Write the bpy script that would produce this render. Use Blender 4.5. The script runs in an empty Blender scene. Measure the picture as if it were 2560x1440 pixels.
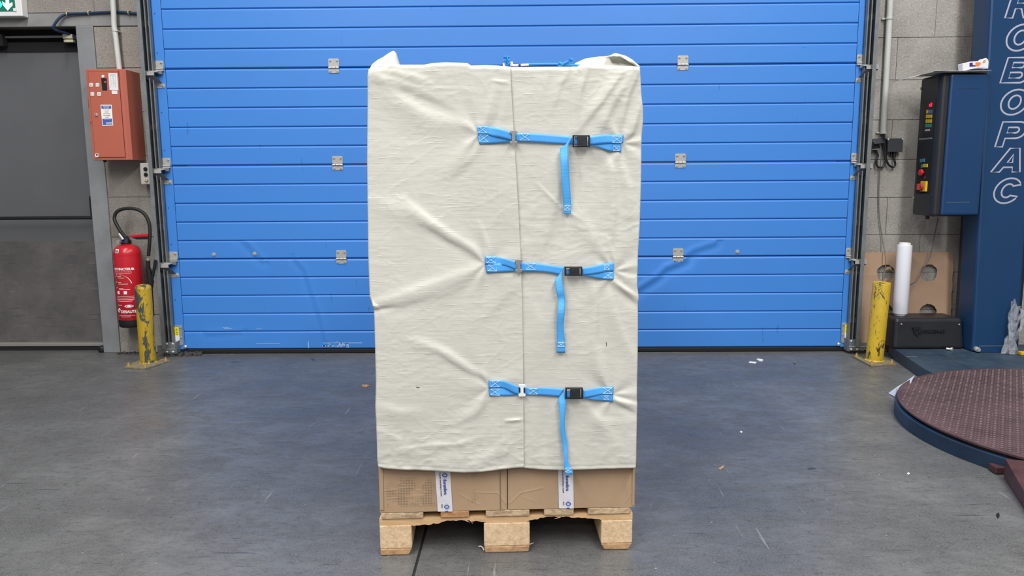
import bpy, bmesh, math, random
import numpy as np
from mathutils import Vector, Matrix, noise as mnoise
random.seed(7)
R = math.radians
SC = bpy.context.scene
C = SC.collection

# ------------------------------------------------------------------ camera, light, exposure
FPX, PITCH, YAW, ROLL, CAMH = 1929.1, .1488, -.0133, -.0069, 1.1953
def _axes():
    cp, sp = math.cos(PITCH), math.sin(PITCH); cy, sy = math.cos(YAW), math.sin(YAW)
    cr, sr = math.cos(ROLL), math.sin(ROLL)
    f = Vector((sy*cp, cy*cp, -sp)); rt = Vector((cy, -sy, 0)); up = rt.cross(f)
    return rt*cr + up*sr, -rt*sr + up*cr, f
AR, AU, AF = _axes()
cd = bpy.data.cameras.new('camera'); cam = bpy.data.objects.new('camera', cd); C.objects.link(cam)
cd.sensor_width = 36.0; cd.lens = FPX/2560*36.0; cd.clip_start = .05; cd.clip_end = 100
cam.matrix_world = Matrix(((AR.x, AU.x, -AF.x, 0), (AR.y, AU.y, -AF.y, 0), (AR.z, AU.z, -AF.z, CAMH), (0, 0, 0, 1)))
SC.camera = cam
w = bpy.data.worlds.new('world'); SC.world = w; w.use_nodes = True
w.node_tree.nodes['Background'].inputs[0].default_value = (.8, .88, 1, 1)
w.node_tree.nodes['Background'].inputs[1].default_value = .1
def area(name, loc, sx, sy, power, col=(1, .99, .97), target=None):
    l = bpy.data.lights.new(name, 'AREA'); l.shape = 'RECTANGLE'; l.size = sx; l.size_y = sy
    l.energy = power; l.color = col
    o = bpy.data.objects.new(name, l); C.objects.link(o); o.location = loc
    if target is not None:
        o.rotation_euler = (Vector(target)-Vector(loc)).to_track_quat('-Z', 'Y').to_euler()
    return o
area('hall_light', (-2.3, 1.6, 5.4), .4, 4.0, 230)
area('hall_light', (2.3, 1.6, 5.4), .4, 4.0, 250)
area('hall_light', (-2.2, -2.6, 5.6), 1.2, 4.0, 330)
area('hall_light', (2.2, -2.6, 5.6), 1.2, 4.0, 330)
area('hall_light', (0, -6.0, 5.2), 6, 1.6, 240)
SC.view_settings.view_transform = 'Standard'; SC.view_settings.look = 'None'
SC.view_settings.gamma = 1; SC.view_settings.use_curve_mapping = False
SC.view_settings.exposure = 0.0

# ------------------------------------------------------------------ pixel -> place helpers (2560 x 1440)
def ray(x, y): return AF + AR*((x-1280)/FPX) - AU*((y-720)/FPX)
def W(x, y, Y):
    d = ray(x, y); t = Y/d.y; return Vector((d.x*t, Y, CAMH+d.z*t))
def F(x, y, z=0.0):
    d = ray(x, y); t = (z-CAMH)/d.z; return Vector((d.x*t, d.y*t, z))
def XP(x, y, X):
    d = ray(x, y); t = X/d.x; return Vector((X, d.y*t, CAMH+d.z*t))

# ------------------------------------------------------------------ materials
def s2l(c):
    c = c/255.0
    return c/12.92 if c <= .04045 else ((c+.055)/1.055)**2.4
def rgb(r, g, b): return (s2l(r), s2l(g), s2l(b), 1)
def mix_col(nt, fac, a, b):
    m = nt.nodes.new('ShaderNodeMix'); m.data_type = 'RGBA'
    for s, v in ((0, fac), (6, a), (7, b)):
        if isinstance(v, (tuple, float, int)): m.inputs[s].default_value = v
        else: nt.links.new(v, m.inputs[s])
    return m.outputs[2]
def noise_tex(nt, scale, detail=4, rough=.55, stretch=(1, 1, 1), rot=(0, 0, 0), dist=0):
    tc = nt.nodes.new('ShaderNodeTexCoord'); mp = nt.nodes.new('ShaderNodeMapping')
    mp.inputs['Scale'].default_value = stretch; mp.inputs['Rotation'].default_value = rot
    nt.links.new(tc.outputs['Object'], mp.inputs[0])
    n = nt.nodes.new('ShaderNodeTexNoise'); n.inputs['Scale'].default_value = scale
    n.inputs['Detail'].default_value = detail; n.inputs['Roughness'].default_value = rough
    n.inputs['Distortion'].default_value = dist
    nt.links.new(mp.outputs[0], n.inputs['Vector']); return n.outputs['Fac']
def ramp(nt, src, a, b, v0=0.0, v1=1.0):
    m = nt.nodes.new('ShaderNodeMapRange'); m.inputs[1].default_value = a; m.inputs[2].default_value = b
    m.inputs[3].default_value = v0; m.inputs[4].default_value = v1
    nt.links.new(src, m.inputs[0]); return m.outputs[0]
def bump(nt, bs, src, strength, dist=.01, prev=None):
    b = nt.nodes.new('ShaderNodeBump'); b.inputs['Strength'].default_value = strength
    b.inputs['Distance'].default_value = dist; nt.links.new(src, b.inputs['Height'])
    if prev is not None: nt.links.new(prev, b.inputs['Normal'])
    nt.links.new(b.outputs[0], bs.inputs['Normal']); return b.outputs[0]
def newmat(name):
    m = bpy.data.materials.new(name); m.use_nodes = True
    return m, m.node_tree, m.node_tree.nodes['Principled BSDF']
def P(name, col, rough=.5, metal=0.0, var=None, bmp=None, spec=None, emit=None, stretch=(1, 1, 1)):
    m, nt, bs = newmat(name)
    bs.inputs['Base Color'].default_value = col; bs.inputs['Roughness'].default_value = rough
    bs.inputs['Metallic'].default_value = metal
    if spec is not None: bs.inputs['Specular IOR Level'].default_value = spec
    if var:
        n = noise_tex(nt, var[0], 6, .65, stretch)
        f = ramp(nt, n, .3, .7)
        nt.links.new(mix_col(nt, f, tuple(c*(1-var[1]) for c in col[:3])+(1,), tuple(min(1, c*(1+var[1])) for c in col[:3])+(1,)), bs.inputs['Base Color'])
    if bmp:
        bump(nt, bs, noise_tex(nt, bmp[0], 5, .6, stretch), bmp[1], bmp[2] if len(bmp) > 2 else .005)
    if emit:
        bs.inputs['Emission Color'].default_value = emit[0]; bs.inputs['Emission Strength'].default_value = emit[1]
    return m

def floor_mat():
    m, nt, bs = newmat('polished_concrete')
    big = ramp(nt, noise_tex(nt, 1.1, 8, .68), .40, .60)
    c = mix_col(nt, big, rgb(65, 66, 69), rgb(102, 103, 104))
    mid = ramp(nt, noise_tex(nt, 6, 9, .76, (1, 2.0, 1), (0, 0, .5), .6), .40, .62)
    c = mix_col(nt, ramp(nt, mid, 0, 1, .0, .7), c, rgb(58, 58, 59))
    fine = ramp(nt, noise_tex(nt, 160, 6, .8), .35, .7)
    c = mix_col(nt, ramp(nt, fine, 0, 1, .0, .6), c, rgb(130, 130, 128))
    dk = ramp(nt, noise_tex(nt, 30, 7, .8, (1, 1.6, 1)), .53, .68)
    c = mix_col(nt, ramp(nt, dk, 0, 1, 0, .6), c, rgb(42, 42, 43))
    sp_ = ramp(nt, noise_tex(nt, 4.5, 2, .5, (1, 1, 1), (0, 0, .2), .4), .735, .755, 0, .65)
    c = mix_col(nt, sp_, c, rgb(38, 38, 40))
    br = ramp(nt, noise_tex(nt, 1.9, 4, .6, (.7, 2, 1), (0, 0, .1)), .63, .8, 0, .35)
    c = mix_col(nt, br, c, rgb(92, 76, 58))
    sc1 = ramp(nt, noise_tex(nt, 11, 3, .5, (.5, 9, 1), (0, 0, .9), .3), .67, .70, 0, .6)
    c = mix_col(nt, sc1, c, rgb(40, 40, 42))
    sc2 = ramp(nt, noise_tex(nt, 8, 3, .5, (9, .4, 1), (0, 0, .35)), .71, .74, 0, .5)
    c = mix_col(nt, sc2, c, rgb(150, 150, 150))
    nt.links.new(c, bs.inputs['Base Color'])
    nt.links.new(ramp(nt, mid, 0, 1, .30, .46), bs.inputs['Roughness'])
    bs.inputs['Specular IOR Level'].default_value = .4
    b = bump(nt, bs, noise_tex(nt, 5, 5, .5), .25, .012)
    bump(nt, bs, noise_tex(nt, 130, 5, .7), .25, .002, b)
    return m
def block_mat(name, a, b, pebbly):
    m, nt, bs = newmat(name)
    n1 = ramp(nt, noise_tex(nt, 3, 5, .6), .3, .7)
    c = mix_col(nt, n1, a, b)
    sp = noise_tex(nt, 150 if pebbly else 90, 4, .8)
    c = mix_col(nt, ramp(nt, sp, .56, .70, 0, .8 if pebbly else .6), c, rgb(56, 53, 51))
    c = mix_col(nt, ramp(nt, sp, .46, .34, 0, .7), c, rgb(205, 198, 188))
    st = ramp(nt, noise_tex(nt, 4, 4, .6, (1, 1, .5)), .60, .78, 0, .5)
    c = mix_col(nt, st, c, rgb(70, 66, 64))
    nt.links.new(c, bs.inputs['Base Color']); bs.inputs['Roughness'].default_value = .92
    b_ = bump(nt, bs, sp, .7 if pebbly else .4, .01)
    bump(nt, bs, noise_tex(nt, 25, 4, .6), .4, .01, b_)
    return m
def cover_mat():
    m, nt, bs = newmat('pale_woven_fabric')
    n = ramp(nt, noise_tex(nt, 2.5, 4, .6), .3, .7)
    c = mix_col(nt, n, rgb(196, 194, 185), rgb(203, 201, 193))
    st = ramp(nt, noise_tex(nt, 70, 4, .7, (.3, 1, 2.2)), .60, .72, 0, .10)
    c = mix_col(nt, st, c, rgb(214, 212, 205))
    nt.links.new(c, bs.inputs['Base Color']); bs.inputs['Roughness'].default_value = .5
    bs.inputs['Specular IOR Level'].default_value = .3
    a = bump(nt, bs, noise_tex(nt, 42, 4, .6, (.16, .3, 2.0), (0, .02, 0)), .15, .005)
    b = bump(nt, bs, ramp(nt, noise_tex(nt, 70, 2, .5, (.22, .3, 2.6)), .64, .71), .4, .0012, a)
    bump(nt, bs, noise_tex(nt, 420, 3, .7, (.5, 1, 1)), .25, .001, b)
    return m
def webbing_mat(col, name='blue_webbing'):
    m, nt, bs = newmat(name)
    bs.inputs['Roughness'].default_value = .42
    uv = nt.nodes.new('ShaderNodeUVMap')
    wv = nt.nodes.new('ShaderNodeTexWave'); wv.bands_direction = 'X'; wv.inputs['Scale'].default_value = 27
    nt.links.new(uv.outputs[0], wv.inputs[0])
    nt.links.new(mix_col(nt, ramp(nt, wv.outputs['Fac'], 0, 1, 0, .4), col, tuple(min(1, c*1.5+.03) for c in col[:3])+(1,)), bs.inputs['Base Color'])
    bump(nt, bs, wv.outputs['Fac'], .5, .0007)
    return m
def chipped(name, base, under, amount, seed):
    m, nt, bs = newmat(name)
    n = noise_tex(nt, 11, 7, .72, (1.6, 1.6, .7), (seed, 0, seed), .5)
    f = ramp(nt, n, amount, amount+.025)
    dirt = ramp(nt, noise_tex(nt, 5, 5, .6), .35, .75, 0, .45)
    c = mix_col(nt, dirt, base, rgb(130, 112, 50))
    sp = ramp(nt, noise_tex(nt, 60, 5, .7, (1, 1, .4)), .60, .64)
    c = mix_col(nt, sp, c, rgb(96, 84, 50))
    nt.links.new(mix_col(nt, f, c, under), bs.inputs['Base Color'])
    bs.inputs['Roughness'].default_value = .5
    inv = nt.nodes.new('ShaderNodeMath'); inv.operation = 'SUBTRACT'; inv.inputs[0].default_value = 1; nt.links.new(f, inv.inputs[1])
    bump(nt, bs, inv.outputs[0], .6, .003)
    return m
def wood_mat(name, a, b, axis_stretch, scale=14, osb=False):
    m, nt, bs = newmat(name)
    if osb:
        n = noise_tex(nt, 75, 5, .75); c = mix_col(nt, ramp(nt, n, .35, .68), a, b)
        c = mix_col(nt, ramp(nt, noise_tex(nt, 9, 4, .6), .55, .75, 0, .5), c, rgb(120, 96, 76))
        nt.links.new(c, bs.inputs['Base Color']); bump(nt, bs, n, .6, .004)
    else:
        n = noise_tex(nt, scale, 6, .65, axis_stretch, (0, 0, 0), 1.2); c = mix_col(nt, ramp(nt, n, .35, .65), a, b)
        c = mix_col(nt, ramp(nt, noise_tex(nt, 12, 4, .6, (1, 1, 1)), .6, .75, 0, .45), c, rgb(130, 104, 82))
        nt.links.new(c, bs.inputs['Base Color']); bump(nt, bs, n, .35, .003)
    bs.inputs['Roughness'].default_value = .78
    return m
def carton_mat(name, smear=None):
    m, nt, bs = newmat(name)
    n = ramp(nt, noise_tex(nt, 5, 4, .6), .3, .7)
    c = mix_col(nt, n, rgb(164, 136, 108), rgb(176, 149, 120))
    c = mix_col(nt, ramp(nt, noise_tex(nt, 45, 4, .7, (1, 1, .25)), .6, .8, 0, .3), c, rgb(140, 112, 86))
    if smear:
        tc = nt.nodes.new('ShaderNodeTexCoord'); sx = nt.nodes.new('ShaderNodeSeparateXYZ')
        nt.links.new(tc.outputs['Object'], sx.inputs[0])
        def wavy(sock, freq):
            a = nt.nodes.new('ShaderNodeMath'); a.operation = 'MULTIPLY'; a.inputs[1].default_value = freq; nt.links.new(sock, a.inputs[0])
            b = nt.nodes.new('ShaderNodeMath'); b.operation = 'SINE'; nt.links.new(a.outputs[0], b.inputs[0]); return ramp(nt, b.outputs[0], -.6, .7)
        g = nt.nodes.new('ShaderNodeMath'); g.operation = 'MULTIPLY'
        nt.links.new(wavy(sx.outputs[0], 2*math.pi/.0085), g.inputs[0]); nt.links.new(wavy(sx.outputs[2], 2*math.pi/.0085), g.inputs[1])
        tot = None
        for (x0, x1, z0, z1) in smear:
            parts = [ramp(nt, sx.outputs[0], x0, x0+.012), ramp(nt, sx.outputs[0], x1, x1-.012), ramp(nt, sx.outputs[2], z0, z0+.008), ramp(nt, sx.outputs[2], z1, z1-.008)]
            p = parts[0]
            for q in parts[1:]:
                k = nt.nodes.new('ShaderNodeMath'); k.operation = 'MULTIPLY'; nt.links.new(p, k.inputs[0]); nt.links.new(q, k.inputs[1]); p = k.outputs[0]
            if tot is None: tot = p
            else:
                k = nt.nodes.new('ShaderNodeMath'); k.operation = 'MAXIMUM'; nt.links.new(p, k.inputs[0]); nt.links.new(tot, k.inputs[1]); tot = k.outputs[0]
        patch = ramp(nt, noise_tex(nt, 22, 3, .5), .42, .56)
        k = nt.nodes.new('ShaderNodeMath'); k.operation = 'MULTIPLY'; nt.links.new(patch, k.inputs[0]); nt.links.new(tot, k.inputs[1])
        k2 = nt.nodes.new('ShaderNodeMath'); k2.operation = 'MULTIPLY'; nt.links.new(k.outputs[0], k2.inputs[0])
        nt.links.new(ramp(nt, g.outputs[0], 0, .6, .15, .62), k2.inputs[1])
        c = mix_col(nt, k2.outputs[0], c, rgb(92, 74, 58))
    nt.links.new(c, bs.inputs['Base Color']); bs.inputs['Roughness'].default_value = .72
    bump(nt, bs, noise_tex(nt, 10, 3, .5), .2, .006)
    return m
def panel_blue():
    m, nt, bs = newmat('blue_door_paint')
    col = rgb(62, 130, 212)
    n = ramp(nt, noise_tex(nt, 2.0, 5, .6, (1, 1, 1.5)), .4, .75, 0, .14)
    c = mix_col(nt, n, col, rgb(66, 114, 180))
    sc = ramp(nt, noise_tex(nt, 12, 3, .5, (3, 1, .35), (0, .5, 0)), .74, .76, 0, .5)
    c = mix_col(nt, sc, c, rgb(52, 88, 150))
    sp = ramp(nt, noise_tex(nt, 30, 2, .5), .80, .82, 0, .7)
    c = mix_col(nt, sp, c, rgb(30, 50, 90))
    nt.links.new(c, bs.inputs['Base Color']); bs.inputs['Roughness'].default_value = .42
    bump(nt, bs, noise_tex(nt, 130, 3, .6, (.5, 1, 1)), .10, .001)
    return m
def scratched_steel(name, a, b):
    m, nt, bs = newmat(name)
    c = mix_col(nt, ramp(nt, noise_tex(nt, 6, 7, .7), .35, .68), a, b)
    s = ramp(nt, noise_tex(nt, 10, 4, .6, (.5, 1, 6)), .60, .68, 0, .45)
    c = mix_col(nt, s, c, rgb(48, 46, 46))
    s2 = ramp(nt, noise_tex(nt, 7, 3, .6, (.5, 1, 12), (0, .1, 0)), .69, .73, 0, .45)
    c = mix_col(nt, s2, c, rgb(160, 158, 156))
    nt.links.new(c, bs.inputs['Base Color']); bs.inputs['Roughness'].default_value = .55
    return m

M = dict(
    floor=floor_mat(), groove=P('joint_filler', rgb(40, 40, 42), .9),
    mortar=P('mortar', rgb(112, 108, 104), .95, bmp=(80, .5)),
    blockR=block_mat('grey_concrete_block', rgb(178, 174, 168), rgb(146, 142, 137), False),
    blockL=block_mat('exposed_aggregate', rgb(166, 160, 153), rgb(140, 134, 128), True),
    lintel=P('painted_lintel', rgb(132, 132, 132), .8, var=(8, .15), bmp=(30, .4)),
    ceiling=P('ceiling_paint', rgb(190, 190, 190), .9), sidewall=P('side_wall_paint', rgb(160, 160, 158), .9),
    blue=panel_blue(), galv=P('galvanised_steel', rgb(164, 166, 166), .38, .35, var=(40, .12)),
    galvd=P('galvanised_track', rgb(122, 126, 128), .5, .3, var=(20, .2)),
    zinc=P('zinc_plate', rgb(184, 182, 178), .35, .3, var=(60, .1)),
    bolt=P('bolt_steel', rgb(196, 196, 192), .28, .5), black=P('black_plastic', rgb(22, 23, 27), .45),
    rubber=P('black_rubber', rgb(18, 18, 20), .6), darkgap=P('dark_recess', rgb(20, 20, 22), .9),
    frame=P('grey_frame_paint', rgb(128, 130, 134), .55, var=(7, .12), bmp=(60, .1)),
    leaf=P('grey_door_paint', rgb(92, 93, 97), .5, var=(1.6, .08)),
    kick=scratched_steel('scuffed_kick_plate', rgb(78, 76, 77), rgb(98, 95, 94)),
    alu=P('aluminium', rgb(175, 172, 168), .4, .6), cream=P('cream_plastic', rgb(196, 190, 166), .5),
    red=P('red_enamel', rgb(190, 32, 44), .3), redbox=P('brick_red_cabinet', rgb(176, 94, 76), .45, var=(3, .04)),
    white=P('white_plastic', rgb(226, 226, 226), .4), whiteprint=P('white_print', rgb(235, 232, 230), .6),
    paper=P('paper', rgb(222, 222, 226), .7), greypaper=P('grey_paper', rgb(170, 168, 160), .7),
    ink=P('black_ink', rgb(40, 40, 46), .7), inkblue=P('blue_ink', rgb(52, 74, 150), .7), stickblue=P('sticker_blue', rgb(62, 92, 164), .6),
    yellowS=P('yellow_sticker', rgb(226, 214, 40), .6), green=P('sign_green', rgb(22, 110, 90), .4, emit=(rgb(10, 120, 90), .12)),
    greenlit=P('sign_lit_green', rgb(40, 230, 180), .4, emit=(rgb(40, 255, 190), 1.4)),
    arrow=P('sign_white', rgb(225, 238, 232), .4, emit=((1, 1, 1, 1), .12)),
    conduit=P('conduit_pvc', rgb(196, 198, 194), .45, var=(10, .06)), cableblue=P('blue_cable', rgb(24, 48, 78), .45),
    brass=P('brass_clip', rgb(190, 176, 130), .4, .4), cablegrey=P('grey_cable', rgb(104, 102, 102), .6),
    yelL=chipped('chipped_yellow_paint', rgb(190, 156, 34), rgb(66, 74, 70), .515, 1.3),
    yelR=chipped('worn_yellow_paint', rgb(206, 172, 42), rgb(58, 54, 40), .575, 2.1),
    rust=P('dirty_base_plate', rgb(128, 116, 92), .8, var=(30, .35), bmp=(80, .5)),
    cover=cover_mat(), web=webbing_mat(rgb(72, 156, 236)), webfold=webbing_mat(rgb(70, 160, 234), 'blue_webbing_tail'),
    thread=P('white_thread', rgb(190, 228, 246), .7), hook=P('dull_steel_hook', rgb(158, 152, 150), .4, .55),
    hookw=P('white_hook', rgb(228, 226, 224), .35), cord=P('blue_cord', rgb(40, 140, 220), .5, bmp=(300, .5, .002)),
    carton1=carton_mat('brown_cardboard_smeared', [(-.435, -.25, .16, .262), (-.165, -.128, .165, .28)]),
    carton2=carton_mat('brown_cardboard'), cardb=P('recycled_cardboard', rgb(172, 143, 119), .8, var=(4, .08), bmp=(30, .2)),
    tape=P('printed_tape', rgb(214, 212, 220), .4), 
    pine=wood_mat('pine_board', rgb(214, 178, 134), rgb(192, 152, 108), (.25, 3, 3)),
    pine_end=wood_mat('weathered_end_grain', rgb(206, 182, 148), rgb(152, 126, 100), (1, 1, 3), 30),
    pine_end2=wood_mat('warm_end_grain', rgb(190, 146, 104), rgb(158, 112, 76), (1, 1, 2), 30),
    chip=wood_mat('chipboard_block', rgb(228, 202, 166), rgb(196, 162, 124), (1, 1, 1), osb=True),
    skid=wood_mat('stained_skid_board', rgb(196, 158, 116), rgb(150, 116, 86), (1, .3, 2), 30),
    navy=P('navy_machine_paint', rgb(22, 60, 100), .38, var=(2, .08)), navyl=P('blue_cabinet_door', rgb(24, 60, 102), .36, var=(3, .05)),
    navyd=scratched_steel('scuffed_navy_plate', rgb(34, 54, 74), rgb(62, 78, 92)),
    ring=P('scuffed_blue_rim', rgb(26, 48, 70), .45, var=(3, .6), bmp=(40, .2)),
    tread=P('oxide_red_tread', rgb(82, 62, 65), .5, var=(5, .4), bmp=(60, .3)), treadtop=P('worn_tread_ribs', rgb(106, 86, 88), .36, .1, var=(9, .3)),
    rampm=P('dark_red_ramp', rgb(72, 44, 47), .5, var=(12, .4)), letter=P('silver_lettering', rgb(172, 172, 188), .45),
    blackm=P('black_housing', rgb(34, 35, 40), .42, var=(10, .15)), film=P('white_film', rgb(226, 228, 236), .3),
    led=P('red_led', rgb(255, 30, 50), .4, emit=(rgb(255, 20, 50), 2.5)),
    kyel=P('yellow_key', rgb(196, 170, 40), .5), kblue=P('blue_key', rgb(70, 110, 150), .5), kgreen=P('green_key', rgb(50, 130, 110), .5),
    swyel=P('yellow_switch_plate', rgb(222, 176, 20), .5), orange=P('orange_print', rgb(236, 130, 50), .6), purple=P('dark_blue_print', rgb(46, 44, 110), .6),
    kraft=P('tan_chip', rgb(180, 150, 116), .8), dirt=P('dark_rubble', rgb(72, 68, 66), .95, var=(40, .4), bmp=(60, .8)),
)
def clear_film():
    m, nt, bs = newmat('clear_wrap'); bs.inputs['Base Color'].default_value = (.5, .52, .57, 1)
    bs.inputs['Roughness'].default_value = .1; bs.inputs['Alpha'].default_value = .3
    bump(nt, bs, noise_tex(nt, 40, 4, .7, (1, 1, .4)), 1, .01); return m
M['clear'] = clear_film()

# ------------------------------------------------------------------ mesh builder
class MB:
    def __init__(s): s.v = []; s.f = []; s.uv = None; s.smooth = False
    def add(s, vs, fs, T=None):
        b = len(s.v)
        for p in vs: s.v.append(tuple(T @ Vector(p)) if T is not None else tuple(p))
        s.f += [tuple(b+i for i in f) for f in fs]; return s
    def box(s, x0, x1, y0, y1, z0, z1, T=None):
        return s.add([(x0,y0,z0),(x1,y0,z0),(x1,y1,z0),(x0,y1,z0),(x0,y0,z1),(x1,y0,z1),(x1,y1,z1),(x0,y1,z1)],
                     [(0,3,2,1),(4,5,6,7),(0,1,5,4),(1,2,6,5),(2,3,7,6),(3,0,4,7)], T)
    def cyl(s, p0, p1, r, n=16, r1=None, cap=True):
        p0, p1 = Vector(p0), Vector(p1); a = (p1-p0).normalized(); r1 = r if r1 is None else r1
        u = a.cross(Vector((0, 0, 1)) if abs(a.z) < .9 else Vector((1, 0, 0))).normalized(); v = a.cross(u)
        vs = [p0+(u*math.cos(2*math.pi*i/n)+v*math.sin(2*math.pi*i/n))*r for i in range(n)]
        vs += [p1+(u*math.cos(2*math.pi*i/n)+v*math.sin(2*math.pi*i/n))*r1 for i in range(n)]
        fs = [(i, (i+1) % n, n+(i+1) % n, n+i) for i in range(n)]
        if cap: fs += [tuple(range(n))[::-1], tuple(range(n, 2*n))]
        return s.add(vs, fs)
    def lathe(s, prof, c=(0, 0, 0), n=28, T=None):
        vs = []; fs = []
        for r, z in prof:
            for i in range(n):
                a = 2*math.pi*i/n; vs.append((c[0]+r*math.cos(a), c[1]+r*math.sin(a), c[2]+z))
        for k in range(len(prof)-1):
            for i in range(n):
                j = (i+1) % n; fs.append((k*n+i, k*n+j, (k+1)*n+j, (k+1)*n+i))
        fs.append(tuple(range(n))[::-1]); fs.append(tuple(range((len(prof)-1)*n, len(prof)*n)))
        return s.add(vs, fs, T)
    def tube(s, path, r, n=8, closed=False, flat=None, res=0):
        P_ = [Vector(p) for p in path]
        if res:
            Q = []
            m = len(P_)
            for i in range(m-1):
                a, b, c, d = P_[max(i-1, 0)], P_[i], P_[i+1], P_[min(i+2, m-1)]
                for k in range(res):
                    t = k/res
                    Q.append(.5*((2*b)+(c-a)*t+(2*a-5*b+4*c-d)*t*t+(3*b-a-3*c+d)*t*t*t))
            Q.append(P_[-1]); P_ = Q
        m = len(P_); vs = []; fs = []; pu = None
        for i, p in enumerate(P_):
            if closed: t = (P_[(i+1) % m]-P_[i-1])
            else: t = P_[min(i+1, m-1)]-P_[max(i-1, 0)]
            t = t.normalized() if t.length > 1e-9 else Vector((0, 0, 1))
            if pu is None: pu = t.cross(Vector((0, 1, 0)) if abs(t.y) < .9 else Vector((1, 0, 0))).normalized()
            u = (pu-t*pu.dot(t)); u = u.normalized() if u.length > 1e-6 else t.cross(Vector((0, 1, .1))).normalized()
            pu = u; v = t.cross(u)
            for k in range(n):
                a = 2*math.pi*k/n; o = u*math.cos(a)*r+v*math.sin(a)*r
                if flat is not None: o.y *= flat
                vs.append(p+o)
        for i in range(m if closed else m-1):
            j = (i+1) % m
            for k in range(n):
                l = (k+1) % n; fs.append((i*n+k, i*n+l, j*n+l, j*n+k))
        if not closed: fs += [tuple(range(n))[::-1], tuple(range((m-1)*n, m*n))]
        return s.add(vs, fs)
    def prism(s, poly, d, T=None):
        # poly: list of 3-D points, d: extrusion vector
        n = len(poly); d = Vector(d); vs = [Vector(p) for p in poly]+[Vector(p)+d for p in poly]
        fs = [tuple(range(n)), tuple(range(n, 2*n))[::-1]]+[(i, n+i, n+(i+1) % n, (i+1) % n) for i in range(n)]
        return s.add(vs, fs, T)
    def grid(s, pts):
        r, c = len(pts), len(pts[0]); vs = [p for row in pts for p in row]
        fs = [(i*c+j, i*c+j+1, (i+1)*c+j+1, (i+1)*c+j) for i in range(r-1) for j in range(c-1)]
        return s.add(vs, fs)
    def mesh(s, name, fix=True):
        me = bpy.data.meshes.new(name); me.from_pydata([tuple(v) for v in s.v], [], s.f); me.validate()
        if fix:
            bm = bmesh.new(); bm.from_mesh(me); bmesh.ops.recalc_face_normals(bm, faces=bm.faces); bm.to_mesh(me); bm.free()
        return me

def link(name, me, mat, parent=None, loc=(0, 0, 0), smooth=False, bev=0, thick=0, label=None):
    o = bpy.data.objects.new(name, me); C.objects.link(o)
    if mat is not None and not me.materials: me.materials.append(mat)
    o.location = loc
    if parent is not None:
        o.parent = parent
        if parent.type == 'EMPTY' and parent.parent is None: o.matrix_parent_inverse = Matrix.Translation(-Vector(parent.location))
    if smooth:
        me.polygons.foreach_set('use_smooth', [True]*len(me.polygons))
        try: me.set_sharp_from_angle(angle=R(40))
        except Exception: pass
    if thick:
        md = o.modifiers.new('thickness', 'SOLIDIFY'); md.thickness = thick; md.offset = 0
    if bev:
        md = o.modifiers.new('bevel', 'BEVEL'); md.width = bev; md.segments = 2; md.limit_method = 'ANGLE'; md.angle_limit = R(35)
        md.harden_normals = False
    if label: o['label'] = label
    return o
def obj(name, mb, mat, parent=None, **k):
    return link(name, mb.mesh(name, k.pop('fix', True)), M[mat] if isinstance(mat, str) else mat, parent, **k)
def tag(o, label=None, cat=None, group=None, kind=None):
    if label: o['label'] = label
    if cat: o['category'] = cat
    if group: o['group'] = group
    if kind: o['kind'] = kind
    return o
def empty(name, loc, label=None, cat=None, group=None, kind=None):
    o = bpy.data.objects.new(name, None); C.objects.link(o); o.location = loc; o.empty_display_size = .05
    return tag(o, label, cat, group, kind)
def copy_tree(o, parent=None, loc=None):
    c = o.copy(); C.objects.link(c)
    if parent is not None: c.parent = parent
    if loc is not None: c.location = loc
    for ch in list(o.children): copy_tree(ch, c)
    return c
def text(name, s, size, mat, parent, org, xd=(1, 0, 0), yd=(0, 0, 1), bold=0.0, ext=.0004, sx=1.0, align='LEFT', wrap=None):
    cu = bpy.data.curves.new(name, 'FONT'); cu.body = s; cu.size = 1; cu.offset = bold; cu.extrude = ext/size
    cu.align_x = align; cu.resolution_u = 3
    t = bpy.data.objects.new(name, cu); C.objects.link(t)
    dg = bpy.context.evaluated_depsgraph_get(); me = bpy.data.meshes.new_from_object(t.evaluated_get(dg))
    bpy.data.objects.remove(t); xd, yd, org = Vector(xd), Vector(yd), Vector(org); zd = xd.cross(yd)
    for v in me.vertices:
        p = org+xd*(v.co.x*size*sx)+yd*(v.co.y*size)+zd*(v.co.z*size)
        v.co = wrap(p) if wrap else p
    me.name = name; me.materials.clear()
    return link(name, me, M[mat], parent)

# ------------------------------------------------------------------ the setting
YD = 5.045          # front plane of the blue door
YW = 5.10           # face of the block wall
fl = MB(); JX = -.331
prof = [(-8, 0), (JX-.0045, 0), (JX-.0035, -.012), (JX+.0035, -.012), (JX+.0045, 0), (8, 0), (8, -.1), (-8, -.1)]
fl.prism([(x, -8, z) for x, z in prof], (0, 14, 0))
tag(obj('floor', fl, 'floor'), kind='structure')
gj = MB(); gj.box(JX-.0036, JX+.0036, -8, 5.0, -.02, -.0075)
floor = bpy.data.objects['floor']
obj('joint_filler', gj, 'groove', floor)
tag(obj('ceiling', MB().box(-8, 8, -8, 6, 6, 6.1), 'ceiling'), kind='structure')
tag(obj('wall_left', MB().box(-8.1, -8, -8, 6, 0, 6), 'sidewall'), kind='structure')
tag(obj('wall_right', MB().box(8, 8.1, -8, 6, 0, 6), 'sidewall'), kind='structure')
tag(obj('wall_front', MB().box(-8, 8, -8.1, -8, 0, 6), 'sidewall'), kind='structure')
DX0, DX1 = -3.95, W(262, 850, 5.12).x    # opening of the grey side door
ZL = 2.145
OX0, OX1 = -2.30, 2.14                  # opening behind the blue door
wb = MB(); Ym = YW+.0045
wb.box(-8, DX0, Ym, 5.35, 0, 6); wb.box(DX0, DX1, Ym, 5.35, ZL, 6); wb.box(DX1, OX0, Ym, 5.35, 0, 6)
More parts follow.
